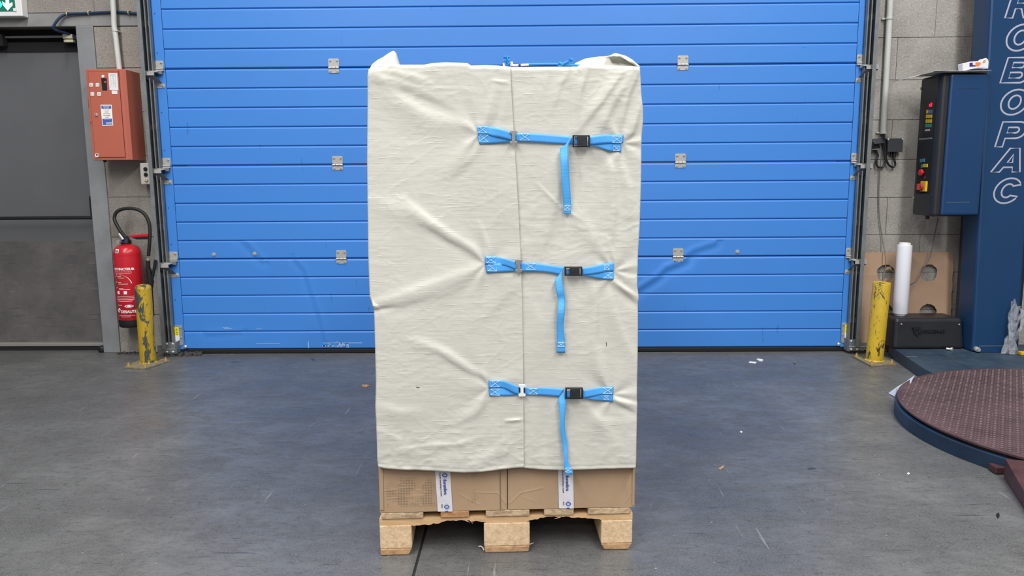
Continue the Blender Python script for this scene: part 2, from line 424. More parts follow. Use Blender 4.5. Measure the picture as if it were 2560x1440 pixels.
wb.box(OX1, 8, Ym, 5.35, 0, 6); wb.box(OX0, OX1, Ym, 5.35, 2.95, 6)
wall = tag(obj('wall_back', wb, 'mortar'), kind='structure')
def block(x0, x1, z0, z1, mat):
    g = .0017; d = random.uniform(-.0012, .0012)
    obj('concrete_block', MB().box(x0+g, x1-g, YW+d, Ym+.02, z0+g, z1-g), mat, wall, bev=.0018)
zR = [0, .272, .522, .772, 1.016, 1.26, 1.512, 1.762, 2.023, 2.275, 2.53, 2.785]
for k in range(len(zR)-1):
    x = 2.39-.5 if (k % 2) else 2.62-.5
    xs = [OX1]+[x+.5*i for i in range(1, 12) if x+.5*i > OX1+.1 and x+.5*i < 6.3]+[6.4]
    for a, b in zip(xs[:-1], xs[1:]): block(a, b, zR[k], zR[k+1], M['blockR'])
zL = [0, .262, .523, .786, 1.05, 1.32, 1.60, 1.878, 2.135]
xj = W(266, 800, YW).x
for k in range(len(zL)-1): block(DX1+.115, OX0, zL[k], zL[k+1], M['blockL'])
for k, (z0, z1) in enumerate([(2.222, 2.48), (2.48, 2.74), (2.74, 2.99)]):
    xs = [OX0]+[x for x in (([-2.722-.5*i for i in range(0, 5)]) if k % 2 == 0 else [-2.47-.5*i for i in range(0, 6)]) if x < OX0-.1]
    for a, b in zip(xs[1:], xs[:-1]): block(a, b, z0, z1, M['blockL'])
li = MB().box(-4.6, OX0, YW-.004, Ym+.02, 2.138, 2.22)
obj('lintel', li, 'lintel', wall, bev=.004)
# crumbling edges at the foot of the walls
def rubble(name, cx, cy, n, sx, sy, r, label, mat='dirt'):
    mb = MB()
    for i in range(n):
        px, py = cx+random.uniform(-sx, sx), cy+random.uniform(-sy, sy); q = r*random.uniform(.4, 1.2)
        bm = [(px+q*random.uniform(.6, 1)*a, py+q*random.uniform(.6, 1)*b, max(.0005, q*.8+q*random.uniform(.5, .8)*c)) for a in (-1, 1) for b in (-1, 1) for c in (-1, 1)]
        mb.add(bm, [(0, 1, 3, 2), (4, 6, 7, 5), (0, 4, 5, 1), (2, 3, 7, 6), (0, 2, 6, 4), (1, 5, 7, 3)])
    return tag(obj(name, mb, mat), label, 'rubble', kind='stuff')
rubble('rubble', -2.27, 5.03, 60, .13, .045, .012, 'dark crumbs of concrete below the left door bracket')
rubble('rubble', 2.22, 5.03, 50, .07, .04, .011, 'dark crumbs of concrete below the right door bracket')
rubble('rubble', -2.6, 5.06, 50, .14, .018, .007, 'grey crumbs along the foot of the aggregate wall pillar')

# ------------------------------------------------------------------ grey side door (door_2)
d2 = empty('door_2', (DX1-.5, 5.2, 0), kind='structure')
fx = DX1
fr = MB()
fr.box(fx, fx+.112, YW-.006, 5.30, 0, 2.14)
fr.box(DX0-.11, DX0, YW-.006, 5.30, 0, 2.14)
obj('door_frame', fr, 'frame', d2, bev=.004)
YL = 5.215
zk = W(120, 603, YL).z
obj('door_leaf', MB().box(DX0+.004, fx-.006, YL, YL+.05, .045, 2.06), 'leaf', d2, bev=.003)
obj('kick_plate', MB().box(DX0+.01, fx-.012, YL-.004, YL-.0002, .05, zk), 'kick', d2, bev=.001)
obj('head_recess', MB().box(DX0, fx, 5.24, 5.30, 2.055, 2.15), 'darkgap', d2)
obj('closer_rail', MB().box(DX0+.3, fx-.004, 5.185, 5.205, 2.085, 2.098), 'leaf', d2)
obj('closer_body', MB().box(-3.6, W(10, 100, 5.17).x, 5.15, 5.21, 2.03, 2.105), 'darkgap', d2, bev=.004)
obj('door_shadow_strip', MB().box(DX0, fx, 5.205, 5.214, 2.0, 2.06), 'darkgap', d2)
th = MB().box(DX0, fx-.004, 5.165, 5.21, .03, .052)
obj('threshold_strip', th, 'alu', d2, bev=.003)
obj('door_bottom_seal', MB().box(DX0, fx, 5.17, 5.26, 0, .03), 'darkgap', d2)
pb = MB(); a = Vector((-3.85, 5.11, W(0, 546, 5.11).z)); b = W(236, 544, 5.11)
pb.cyl(a, b, .0115, 16); obj('panic_bar', pb, 'black', d2, smooth=True)
ph = MB(); q0, q1 = W(232, 466, 5.13), W(240, 548, 5.13)
ph.box(q1.x-.022, q1.x+.012, 5.10, 5.215, q1.z, q1.z+.155); ph.box(q1.x-.018, q1.x+.008, 5.13, 5.215, q1.z+.15, q0.z)
obj('panic_bar_housing', ph, 'black', d2, bev=.008)
obj('bolt_rod', MB().cyl((q1.x-.002, 5.2, q0.z), (q1.x-.002, 5.2, 1.98), .005, 8), 'leaf', d2)
la = W(198, 96, 5.14); lb = W(208, 142, 5.14)
obj('top_latch', MB().box(la.x-.004, la.x+.026, 5.12, 5.2, lb.z, la.z+.0), 'black', d2, bev=.006)
fa = W(268, 838, 5.15)
obj('bottom_bolt', MB().box(fa.x-.01, fa.x+.0, 5.14, 5.17, .03, .12), 'black', d2, bev=.002)
obj('bolt_cup', MB().lathe([(.016, 0), (.028, .005), (.031, .03), (.027, .038), (.02, .040)], (fa.x-.022, 5.12, .002)), 'black', d2, smooth=True)
sx_ = W(172, 97, 5.16)
sn = obj('door_contact', MB().box(sx_.x-.034, sx_.x+.028, 5.15, 5.18, sx_.z+.0, sx_.z+.028), 'cream', d2, bev=.002, label='cream magnetic door contact')
obj('contact_magnet', MB().box(sx_.x-.03, sx_.x+.032, 5.15, 5.18, sx_.z-.022, sx_.z-.006), 'cream', sn, bev=.002)

# ------------------------------------------------------------------ blue sectional door (door_1)
XA, XB = -2.267, 2.110              # ribbed part
XL, XR = W(417, 650, YD).x-.004, W(2139, 640, YD).x+.004
ZB, SEC = .031, .61
d1 = empty('door_1', (0, YD, 0), kind='structure')
def seg_ridge(x, z, pts, wd, amp):
    best = 1e9
    for (x0, z0), (x1, z1) in zip(pts[:-1], pts[1:]):
        dx, dz = x1-x0, z1-z0; L2 = dx*dx+dz*dz
        t = max(0, min(1, ((x-x0)*dx+(z-z0)*dz)/L2)); d = math.hypot(x-x0-t*dx, z-z0-t*dz)
        sgn = 1 if (dx*(z-z0)-dz*(x-x0)) > 0 else -1
        if d < abs(best): best = d*sgn
    return amp*math.exp(-(best/wd)**2)+(-amp*.9*math.exp(-((best+wd*1.7)/(wd*1.2))**2))
def dpt(px, py): p = W(px, py, YD); return (p.x, p.z)
DENTS = [([dpt(560, 555), dpt(615, 600), dpt(650, 638), dpt(658, 646)], .022, .0025),
         ([dpt(742, 648), dpt(765, 675), dpt(782, 730), dpt(805, 800), dpt(815, 850)], .018, .002),
         ([dpt(1585, 725), dpt(1640, 690), dpt(1662, 668), dpt(1712, 648)], .024, .006),
         ([dpt(1712, 636), dpt(1735, 622), dpt(1785, 606)], .022, .004),
         ([dpt(520, 830), dpt(600, 825)], .02, .002)]
def dent(x, z):
    h = 0
    for pts, wd, amp in DENTS:
        if min(p[0] for p in pts)-.2 < x < max(p[0] for p in pts)+.2 and min(p[1] for p in pts)-.15 < z < max(p[1] for p in pts)+.15:
            h += seg_ridge(x, z, pts, wd, amp)
    return h
def slat_mesh(z0, z1, xa, xb):
    g = .0042; pr = [(.0008, .012), (.0012, .0065), (.0075, .0010), (.0105, 0)]
    hh = z1-z0
    zs = [(z0+a*.7, b) for a, b in pr]+[(z0+.0115+(hh-.023)*k/8, 0) for k in range(1, 8)]+[(z1-a, b) for a, b in pr[::-1]]
    fine = z0 < .75
    n = 330 if fine else 2
    xs = [xa+(xb-xa)*i/n for i in range(n+1)]
    pts = [[(x, YD+d-(dent(x, z) if fine else 0), z) for x in xs] for z, d in zs]
    return MB().grid(pts)
for k in range(5):
    z0 = ZB+SEC*k; z1 = z0+SEC
    pb_ = MB().box(XL+.006, XR-.006, YD+.012, YD+.045, z0+.0015, z1-.0015)
    pan = obj('door_panel', pb_, 'blue', d1)
    for j in range(5):
        a = z0+.122*j+(.003 if j == 0 else 0); b = z0+.122*(j+1)-(.003 if j == 4 else 0)
        obj('slat', slat_mesh(a, b, XA+.001, XB-.001), 'blue', pan, smooth=False, fix=False)
    for (a, b) in ((XL, XA-.0015), (XB+.0015, XR)):
        st = obj('stile', MB().box(a, b, YD-.003, YD+.045, z0+.002, z1-.002), 'blue', pan, bev=.002)
        for zz in (.08, .17, .30, .45, .55):
            pass
obj('bottom_seal', MB().box(XL+.02, XR-.02, YD+.004, YD+.04, .002, ZB+.001), 'rubber', d1, bev=.006)
# rivets in the stiles
rm = MB().cyl((0, 0, 0), (0, -.0022, 0), .0035, 8)
rv = None
for (a, b) in ((XL, XA), (XB, XR)):
    for k in range(4):
        for zz in (.10, .34, .50):
            for xx in ((.3, .75) if zz == .5 else (.5,)):
                l = (a+(b-a)*xx, YD-.003, ZB+SEC*k+zz)
                if rv is None: rv = obj('rivet', rm, P('dark_rivet', rgb(36, 70, 128), .5), d1, loc=l)
                else:
                    c = rv.copy(); C.objects.link(c); c.location = l
# leaf hinges in the field of the door
def plate(x0, x1, z0, z1, y, t=.003, c=.006):
    return [(x0+c, y, z0), (x1-c, y, z0), (x1, y, z0+c), (x1, y, z1-c), (x1-c, y, z1), (x0+c, y, z1), (x0, y, z1-c), (x0, y, z0+c)], (0, -t, 0)
boltmesh = MB().cyl((0, 0, 0), (0, -.004, 0), .0075, 10).cyl((0, -.004, 0), (0, -.0085, 0), .0048, 6).mesh('bolt')
def bolts(parent, pts, first=[None]):
    for p in pts:
        o = link('bolt', boltmesh, M['bolt'], parent, loc=p)
def make_hinge():
    mb = MB(); mb.prism(*plate(-.034, .034, .006, .056, 0)); mb.prism(*plate(-.034, .034, -.034, -.006, 0))
    for i in range(3): mb.cyl((-.034+.0235*i, -.006, 0), (-.034+.0235*i+.021, -.006, 0), .0058, 10)
    h = obj('leaf_hinge', mb, 'zinc', d1, loc=(0, YD-.0005, 0))
    bolts(h, [(-.022, -.003, .044), (.022, -.003, .044), (-.022, -.003, -.022), (.022, -.003, -.022)])
    return h
hp = make_hinge(); first = True
for k in (1, 2, 3, 4):
    for x in (-1.19, 1.022):
        l = (x, YD-.0005, ZB+SEC*k)
        if first: hp.location = l; first = False
        else:
            c = copy_tree(hp); c.location = l
# side roller brackets
def make_bracket(s):
    # s = +1: track lies to the left (-x) of the bracket, -1 mirrored
    mb = MB()
    mb.prism(*plate(-.037, .037, .008, .052, 0)); mb.prism(*plate(-.037, .037, -.118, -.090, 0))
    for z in (.002, -.010): mb.cyl((-.037, -.007, z), (.037, -.007, z), .0055, 10)
    h = obj('roller_bracket', mb, 'zinc', d1, loc=(0, YD-.003, 0))
    hm = MB()
    a = -.075*s
    hm.box(min(a, .000*s), max(a, .000*s), -.066, -.062, -.046, -.024)       # bright lip
    hm.box(min(a, .01*s), max(a, .01*s), -.062, -.003, -.026, -.023)
    obj('roller_holder', hm, 'zinc', h)
    wm = MB(); wm.add([(a, -.060, -.046), (.000*s, -.060, -.046), (.034*s, -.030, -.092), (-.036*s, -.030, -.092)], [(0, 1, 2, 3)])
    obj('brace_plate', wm, P('shaded_brace', rgb(84, 88, 94), .6, .2), h, thick=.002)  # darker than the zinc: shade of the downward face is in the colour
    am = MB(); am.cyl((.02*s, -.045, -.02), (-.075*s, -.045, -.02), .005, 10); obj('roller_axle', am, 'bolt', h, smooth=True)
    km = MB(); km.box(.012*s-.008, .012*s+.018, -.02, -.008, -.034, -.014); obj('spring_clip', km, 'galvd', h)
    bolts(h, [(-.023, -.003, .040), (.023, -.003, .040), (-.023, -.003, -.104), (.023, -.003, -.104)])
    return h
for s, cx in ((1, (XL+XA)/2-.002), (-1, (XB+XR)/2+.002)):
    pr_ = make_bracket(s); f1 = True
    for k in (1, 2, 3, 4):
        l = (cx+(.002 if k == 1 else 0), YD-.003, ZB+SEC*k)
        if f1: pr_.location = l; f1 = False
        else:
            c = copy_tree(pr_); c.location = l
# screw heads with washers
sm = MB().cyl((0, 0, 0), (0, -.002, 0), .0135, 18).cyl((0, -.002, 0), (0, -.008, 0), .008, 10)
for i, (x, z) in enumerate([(-2.033, .673), (-1.763, .676), (1.409, .672)]):
    obj('screw_head', sm, 'bolt', d1, loc=(x, YD-.001, z), smooth=False)
# bottom corner brackets with stickers
def bottom_bracket(s, cx):
    mb = MB(); mb.prism(*plate(cx-.036, cx+.036, .062, .198, YD-.003, .006, .008))
    h = obj('corner_bracket', mb, 'galv', d1)
    m2 = MB()
    y1 = YD-.065
    xi, xo = cx+.012*s, cx-.062*s
    m2.box(min(xi, xo), max(xi, xo), y1-.004, y1, .018, .098)
    xo2 = cx-.108*s
    m2.box(min(xi, xo2), max(xi, xo2), y1-.009, y1-.002, .028, .076)
    xs_ = sorted((xi, xi+.004*s)); m2.box(xs_[0], xs_[1], y1, YD-.004, .018, .098)
    obj('roller_housing', m2, 'galvd', h, bev=.001)
    xs_ = sorted((xi, xo2)); obj('edge_strip', MB().box(xs_[0], xs_[1], y1-.012, y1-.009, .050, .054), 'bolt', h)
    for bx in (cx-.045*s, cx-.005*s):
        for bz in (.085, .032): obj('bolt', MB().lathe([(.0085, 0), (.008, .003), (.005, .006), (.001, .007)], (0, 0, 0), 14, Matrix.Translation((bx, y1-.009 if bz < .06 else y1-.004, bz)) @ Matrix.Rotation(R(90), 4, 'X')), 'bolt', h, smooth=True)
    for bx in (-.026, .026):
        for bz in (.185, .118): obj('bolt', MB().cyl((cx+bx, YD-.009, bz), (cx+bx, YD-.014, bz), .006, 8), 'bolt', h)
    st = obj('warning_sticker', MB().box(cx-.017, cx+.015, YD-.0105, YD-.0095, .130, .186), 'yellowS', h, label='yellow warning sticker')
    obj('warning_sticker', MB().box(cx-.016, cx+.016, YD-.0105, YD-.0095, .082, .130), 'paper', h, label='white lower sticker')
    tr = MB(); zc = .174
    for (zc, r) in ((.172, .010), (.152, .008)):
        tr.prism([(cx-r, YD-.0106, zc-r*.7), (cx+r, YD-.0106, zc-r*.7), (cx, YD-.0106, zc+r*.9)], (0, -.0004, 0))
    tr.box(cx-.008, cx+.008, YD-.011, YD-.0106, .134, .140)
    obj('sticker_print', tr, P('ochre_print', rgb(150, 140, 20), .6), h)
    obj('roller', MB().cyl((cx-.03*s, YD-.03, .022), (cx-.05*s, YD-.03, .022), .02, 16), 'rubber', h, smooth=True)
    obj('bolt_knob', MB().lathe([(.004, 0), (.012, .003), (.012, .008), (.006, .013), (.001, .014)], (0, 0, 0), 12, Matrix.Translation((cx+.05*s, YD-.003, .052)) @ Matrix.Rotation(R(90), 4, 'X')), 'bolt', h, smooth=True)
bottom_bracket(1, W(443, 830, YD-.003).x)
bottom_bracket(-1, W(2117, 830, YD-.003).x)
# scraped paint near the door's foot
sp = MB()
for (x0, y0, x1, y1, hh) in [(808, 858, 905, 857, .003), (806, 864, 830, 865, .006), (846, 860, 862, 863, .010), (866, 862, 872, 868, .006), (770, 856, 772, 868, .012), (640, 859, 700, 859.5, .0008), (556, 819, 572, 818.6, .0012), (560, 821, 580, 822, .0008), (640, 821, 655, 820.4, .001)]:
    a = W(x0, y0, YD-.0004); b = W(x1, y1, YD-.0004)
    sp.box(min(a.x, b.x), max(a.x, b.x)+.001, YD-.0012, YD+.0005, min(a.z, b.z)-hh/2, max(a.z, b.z)+hh/2)
for i in range(26):
    a = W(random.uniform(806, 870), random.uniform(856, 867), YD); r = random.uniform(.0015, .005)
    sp.box(a.x-r*1.6, a.x+r*1.6, YD-.0012, YD+.0005, a.z-r, a.z+r)
obj('scraped_paint', sp, P('bare_primer', rgb(150, 186, 226), .7), d1, label='pale scrape marks where blue paint is worn off')['kind'] = 'stuff'

# guide rails
def rail(s, xo, label):
    r = empty('guide_rail', (xo, 5.05, 0), label, 'rail')
    X = lambda a: xo+a*s
    def bx(mb, a, b, y0, y1, z0=.06, z1=2.95):
        xs = sorted((X(a), X(b))); mb.box(xs[0], xs[1], y0, y1, z0, z1)
    m = MB(); bx(m, 0, .003, 4.955, YW-.001); bx(m, 0, .024, 4.952, 4.955)
    obj('wall_angle', m, 'galvd', r)
    m = MB(); bx(m, .028, .054, 5.028, 5.031); bx(m, .026, .029, 4.992, 5.031); bx(m, .028, .034, 4.990, 4.993); bx(m, .048, .054, 4.996, 5.031)
    obj('track', m, 'galvd', r)
    m = MB(); bx(m, .003, .09, 5.055, 5.075)
    obj('gap_shade_strip', m, 'rubber', r)  # black strip added to make the gap between track and door dark
    for k in range(9):
        m = MB(); bx(m, .004, .05, 5.022, 5.052, .2+.32*k, .235+.32*k)
        obj('mounting_clip', m, 'galvd', r)
    return r
rail(1, W(391, 673, 4.955).x, 'galvanised vertical guide rail at the left edge of the blue door')
rail(-1, W(2164, 600, 4.955).x, 'galvanised vertical guide rail at the right edge of the blue door')

# ------------------------------------------------------------------ left wall fittings
# red cabinet
cb = [W(213, 174, 4.9), W(304, 173, 4.9), W(324, 400, 4.9), W(232, 400, 4.9)]
cx0, cx1, cz0, cz1 = -2.704, -2.462, 1.289, 1.846
cab = empty('wall_cabinet', (-2.58, 5.09, cz0), 'brick-red metal wall cabinet with a lock and stickers, left of the blue door', 'cabinet')
cm = MB(); cm.prism([(cx0, 4.905, cz0), (cx0, YW-.001, cz0), (cx1, YW-.001, cz0), (cx1, 4.925, cz0), (cx1-.022, 4.905, cz0)], (0, 0, cz1-cz0))
obj('body', cm, 'redbox', cab, bev=.003)
dr = obj('door', MB().box(cx0+.018, cx1-.036, 4.899, 4.9045, cz0+.018, cz1-.016), 'redbox', cab, bev=.0015)
gp = MB()
for q in ((cx0+.016, cx1-.034, cz0+.016, cz0+.018), (cx0+.016, cx1-.034, cz1-.016, cz1-.014), (cx0+.0155, cx0+.018, cz0+.016, cz1-.014), (cx1-.036, cx1-.0335, cz0+.016, cz1-.014)):
    gp.box(q[0], q[1], 4.9035, 4.9048, q[2], q[3])
obj('door_gap', gp, P('dark_red_gap', rgb(90, 36, 30), .7), cab)
lk = W(240, 287, 4.895)
o = obj('lock', MB().lathe([(.011, 0), (.011, .004), (.0085, .007), (.001, .007)], (0, 0, 0), 18, Matrix.Translation((lk.x, 4.899, lk.z)) @ Matrix.Rotation(R(90), 4, 'X')), 'bolt', dr, smooth=True)
obj('keyhole', MB().box(lk.x-.0012, lk.x+.0012, 4.8912, 4.892, lk.z-.004, lk.z+.004), 'black', dr)
def on(px, py, Y=4.8985): return W(px, py, Y)
def rect(px0, py0, px1, py1, y, t=.0006):
    a, b = W(px0, py0, y), W(px1, py1, y); c1 = W(px1, py0, y); d1_ = W(px0, py1, y)
    return MB().prism([a, c1, b, d1_], (0, -t, 0))
wp = [W(271, 183, 4.8985), W(293, 183, 4.8985), W(296, 226, 4.8985), W(274, 225, 4.8985)]
pp = obj('paper_label', MB().prism(wp, (0, -.0006, 0)), 'paper', dr, label='tall white handwritten paper label')
hw = MB()
for i in range(3):
    x = 276+6*i
    for j in range(9):
        yy = 190+3.3*j; a = W(x+random.uniform(-1.5, 1.5), yy, 4.8977); b = W(x+random.uniform(0, 3), yy+1.8, 4.8977)
        hw.tube([a, b], .0008, 4, flat=.3)
for x0, x1, y in ((274, 290, 186), (275, 289, 189)): hw.tube([W(x0, y, 4.8977), W(x1, y+.6, 4.8977)], .0007, 4, flat=.3)
obj('handwriting', hw, 'ink', dr)['kind'] = 'stuff'
obj('paper_label', MB().prism([W(279, 226, 4.8985), W(293, 227, 4.8985), W(294, 235, 4.8985), W(280, 235, 4.8985)], (0, -.0006, 0)), 'paper', dr, label='small white paper label below the tall one')
slot = obj('inspection_slot', MB().prism([W(253, 196, 4.8985), W(267, 196, 4.8985), W(268, 226, 4.8985), W(256, 226, 4.8985)], (0, -.001, 0)), 'black', dr)
obj('slot_tab', MB().prism([W(260, 203, 4.897), W(266, 203, 4.897), W(266, 207, 4.897), W(261, 207, 4.897)], (0, -.001, 0)), 'redbox', dr)
pk = W(258, 191, 4.897); obj('push_button', MB().cyl((pk.x, 4.899, pk.z), (pk.x, 4.892, pk.z), .0085, 16), 'white', dr)
for (a, b) in ((228, 212), (244, 212), (231, 235), (248, 235)):
    s_ = obj('button_label', rect(a-4.5, b-4.5, a+4.5, b+4.5, 4.8985, .0012), 'white', dr)
    mm = MB()
    for r_ in range(2):
        for c_ in range(2): mm.add(*[(lambda p: ([(p.x-.0016, 4.8968, p.z-.002), (p.x+.0016, 4.8968, p.z-.002), (p.x+.0016, 4.8968, p.z+.002), (p.x-.0016, 4.8968, p.z+.002)], [(0, 1, 2, 3)]))(W(a-1.6+3.4*c_, b-1.7+3.4*r_, 4.897))][0])
    obj('label_print', mm, 'ink', dr)
q4 = [W(251.5, 262, 4.8985), W(279, 262, 4.8985), W(283, 314, 4.8985), W(256, 314.5, 4.8985)]
obj('instruction_sticker', MB().prism(q4, (0, -.0006, 0)), 'whiteprint', dr, label='blue and white instruction sticker with small print')
def inq(u, v, y=4.8978):
    p = q4[0].lerp(q4[1], u).lerp(q4[3].lerp(q4[2], u), v); return Vector((p.x, y, p.z))
def quad(mb, u0, u1, v0, v1, y, t=.0003): mb.prism([inq(u0, v0, y), inq(u1, v0, y), inq(u1, v1, y), inq(u0, v1, y)], (0, -t, 0))
for va, vb in ((.04, .19), (.66, .96)):
    sb = MB(); quad(sb, .06, .94, va, vb, 4.8978); obj('sticker_field', sb, 'stickblue', dr)
for s, v, sz, m_ in (('EVACUATION', .10, .0062, 'whiteprint'), ('DES FUMEES', .165, .0062, 'whiteprint'), ("EN CAS D'INCENDIE", .255, .0040, 'ink'), ('APPUYEZ', .36, .0062, 'ink'), ('SUR LE BOUTON', .44, .0056, 'ink'), ('POUR ACTIONNER', .52, .0052, 'ink'), ('LE VOLET', .60, .0058, 'ink')):
    text('sticker_text', s, sz, m_, dr, inq(.5, v, 4.8973), bold=.03, ext=.0001, align='CENTER')
wl = MB(); quad(wl, .2, .8, .69, .70, 4.8974); 
for k in range(7): quad(wl, .38+.08*k, .43+.08*k, .84, .89, 4.8974)
for k in range(6): quad(wl, .40+.09*k, .44+.09*k, .91, .94, 4.8974)
obj('sticker_lines', wl, 'whiteprint', dr)
obj('maker_plate', rect(238, 384, 246, 393, 4.8985), 'white', dr); obj('maker_print', rect(240, 385.5, 244.5, 389, 4.8977), 'ink', dr)
obj('side_hinge', MB().box(cx0-.006, cx0, 4.915, 4.94, W(216, 262, 4.9).z-.02, W(216, 248, 4.9).z), 'black', cab)
obj('seal_tag', MB().cyl((cx0+.012, 4.897, W(228, 303, 4.9).z-.002), (cx0-.008, 4.890, W(228, 303, 4.9).z), .0035, 6, .001), 'red', cab)
obj('bottom_gland', MB().cyl((-2.665, 4.97, cz0), (-2.665, 4.97, cz0-.012), .010, 10), 'black', cab)

def clip(mb, p, r, h=.01, ax=(0, 0, 1)):
    a = Vector(ax)*h/2; p = Vector(p); mb.cyl(p-a, p+a, r, 14)
cl = empty('conduit', (-2.57, 5.07, 1.846), 'pale plastic conduit pipe rising from the top of the red wall cabinet', 'pipe')
p_ = [Vector((-2.575, 5.052, 2.95)), W(282, 0, 5.052), W(285, 60, 5.052), W(289, 90, 5.052), W(296, 150, 5.052)]
zt = p_[-1]; p_.append(Vector((zt.x+.003, 5.052, cz1+.001)))
obj('pipe', MB().tube(p_, .0165, 14, res=5), 'conduit', cl, smooth=True)
mm = MB(); q = W(288.5, 77, 5.052); mm.cyl((q.x, 5.052, q.z-.004), (q.x, 5.052, q.z+.004), .0195, 14); mm.box(q.x+.008, q.x+.016, 5.052, YW-.002, q.z-.004, q.z+.004)
obj('pipe_clip', mm, 'conduit', cl)

cb_ = empty('cable', W(225, 32, 5.07), 'dark blue cable clipped above the grey door and curling down to its contact', 'cable')
cp = [(345, 34), (322, 32), (296, 30), (262, 31), (222, 33), (168, 36), (150, 44), (138, 58), (134, 70), (143, 77), (158, 81), (172, 85), (184, 92), (192, 98)]
yy = [5.085]*5+[5.08, 5.07, 5.06, 5.06, 5.08, 5.12, 5.15, 5.17, 5.18]
obj('cable_sheath', MB().tube([W(a, b, y) for (a, b), y in zip(cp, yy)], .0085, 10, res=5), 'cableblue', cb_, smooth=True)
for a in ((168, 35), (222, 32), (322, 31.5)):
    q = W(a[0], a[1], 5.084); mb = MB(); mb.tube([(q.x, 5.098, q.z-.012), (q.x, 5.078, q.z-.011), (q.x, 5.073, q.z), (q.x, 5.080, q.z+.011), (q.x, 5.097, q.z+.014)], .0035, 6, res=3); mb.cyl((q.x, 5.098, q.z+.016), (q.x, 5.092, q.z+.016), .006, 8)
    obj('cable_clip', mb, 'brass', cb_, smooth=True)

# exit sign
ex1, ez0 = W(55, 38, 5.03).x, W(50, 40, 5.03).z
ex = empty('exit_sign', (ex1-.2, 5.09, ez0), 'green and white emergency exit sign with a downward arrow above the grey door', 'sign')
obj('housing', MB().box(ex1-.42, ex1, 5.035, YW-.003, ez0, ez0+.23), 'white', ex, bev=.005)
g1 = W(39, 28, 5.033)
obj('sign_face', MB().box(ex1-.38, g1.x, 5.0325, 5.0355, g1.z, g1.z+.18), 'green', ex)
ar = [(6, 6), (19, 27), (31, 8), (23, 10), (23, -22), (14, -22), (14, 10)]
ar = [(6.5, 4.5), (19.5, 26.5), (32, 4), (32, 13), (19.5, 26.5)]
ap = [W(x, y, 5.0315) for x, y in [(19.5, 27), (32, 13), (31, 5), (23.5, 9), (22, -30), (13, -30), (14, 8), (5.5, 3), (6.5, 12)]]
obj('down_arrow', MB().prism(ap, (0, -.0008, 0)), 'arrow', ex)
q = W(-4, 11, 5.0315); obj('status_light', MB().lathe([(.022, 0), (.018, .003), (.001, .004)], (0, 0, 0), 18, Matrix.Translation((q.x, 5.0322, q.z)) @ Matrix.Rotation(R(90), 4, 'X')), 'greenlit', ex)
q = W(37.5, 25, 5.0315); obj('corner_sticker', MB().box(q.x-.011, q.x+.009, 5.0305, 5.0318, q.z-.007, q.z+.012), 'white', ex)

# push-button station
pbx = empty('button_station', (-2.428, 5.09, 1.13), 'small grey three-button control box below the red cabinet', 'switch')
y0 = 5.02; A = [W(349, 408, y0), W(374, 407, y0), W(377, 461, y0), W(353, 461, y0)]
bx_c = (A[0].x+A[1].x+A[2].x+A[3].x)/4; bz0, bz1 = A[2].z, A[0].z
obj('box', MB().box(bx_c-.034, bx_c+.034, y0, YW-.002, bz0, bz1), P('light_grey_plastic', rgb(178, 176, 170), .5), pbx, bev=.005)
for i, (zf, mt) in enumerate(((.72, 'black'), (.46, 'black'), (.22, 'cream'))):
    z = bz0+(bz1-bz0)*zf
    b_ = obj('push_button', MB().lathe([(.0125, 0), (.0125, .006), (.010, .009), (.001, .009)], (0, 0, 0), 18, Matrix.Translation((bx_c+.004, y0, z)) @ Matrix.Rotation(R(90), 4, 'X')), mt, pbx, smooth=True)
    obj('button_cap', MB().cyl((bx_c+.004, y0-.009, z), (bx_c+.004, y0-.0105, z), .006, 12) if i < 2 else MB().box(bx_c+.0025, bx_c+.0055, y0-.0105, y0-.009, z-.005, z+.005), 'darkgap', b_)
obj('conduit_stub', MB().cyl((bx_c+.006, 5.065, bz1), (bx_c+.008, 5.065, bz1+.2), .008, 10).cyl((bx_c+.006, 5.06, bz1), (bx_c+.006, 5.06, bz1+.02), .012, 12), 'galvd', pbx)

# fire extinguisher
EY = 4.985; er = .0845
ec = W(323.5, 700, EY).x; ez = W(320, 814, EY).z
ez1 = W(324, 612, EY).z
fe = empty('fire_extinguisher', (ec, EY, ez), 'red fire extinguisher with white print and a looped black hose, hung on the pillar', 'extinguisher')
hh = ez1-ez
pr = [(er-.003, .048), (er, .052), (er, hh-.075), (er*.99, hh-.068), (er*1.0, hh-.062), (er*.985, hh-.045), (er*.90, hh-.024), (er*.72, hh-.008), (er*.45, hh), (.028, hh+.006), (.028, hh+.014)]
obj('cylinder', MB().lathe(pr, (ec, EY, ez), 48), 'red', fe, smooth=True)
obj('foot_ring', MB().lathe([(er*.93, 0), (er*.97, .004), (er-.001, .03), (er-.001, .05), (er*.9, .052)], (ec, EY, ez), 40), 'rubber', fe, smooth=True)
vz = ez1+.008
vx = ec-.004
v_ = obj('valve', MB().lathe([(.032, 0), (.036, .006), (.034, .018), (.024, .030), (.020, .042), (.012, .050)], (vx, EY, vz), 20), 'black', fe, smooth=True)
obj('gauge', MB().cyl((vx-.020, EY-.030, vz+.016), (vx-.026, EY-.052, vz+.014), .014, 18), 'bolt', v_, smooth=True)
obj('tamper_seal', MB().tube([(vx-.008, EY-.034, vz+.03), (vx+.006, EY-.04, vz+.044), (vx+.018, EY-.036, vz+.03), (vx+.008, EY-.04, vz+.016), (vx-.004, EY-.036, vz+.02)], .004, 6, res=3), P('blue_seal', rgb(60, 80, 190), .5), v_, smooth=True)
ha, hb = W(330, 590, EY-.04), W(371, 585, EY-.04)
hm = MB(); hm.prism([(ha.x-.008, EY-.05, ha.z-.008), (hb.x, EY-.05, hb.z-.016), (hb.x+.002, EY-.05, hb.z+.004), (ha.x-.004, EY-.05, ha.z+.006)], (0, .022, 0))
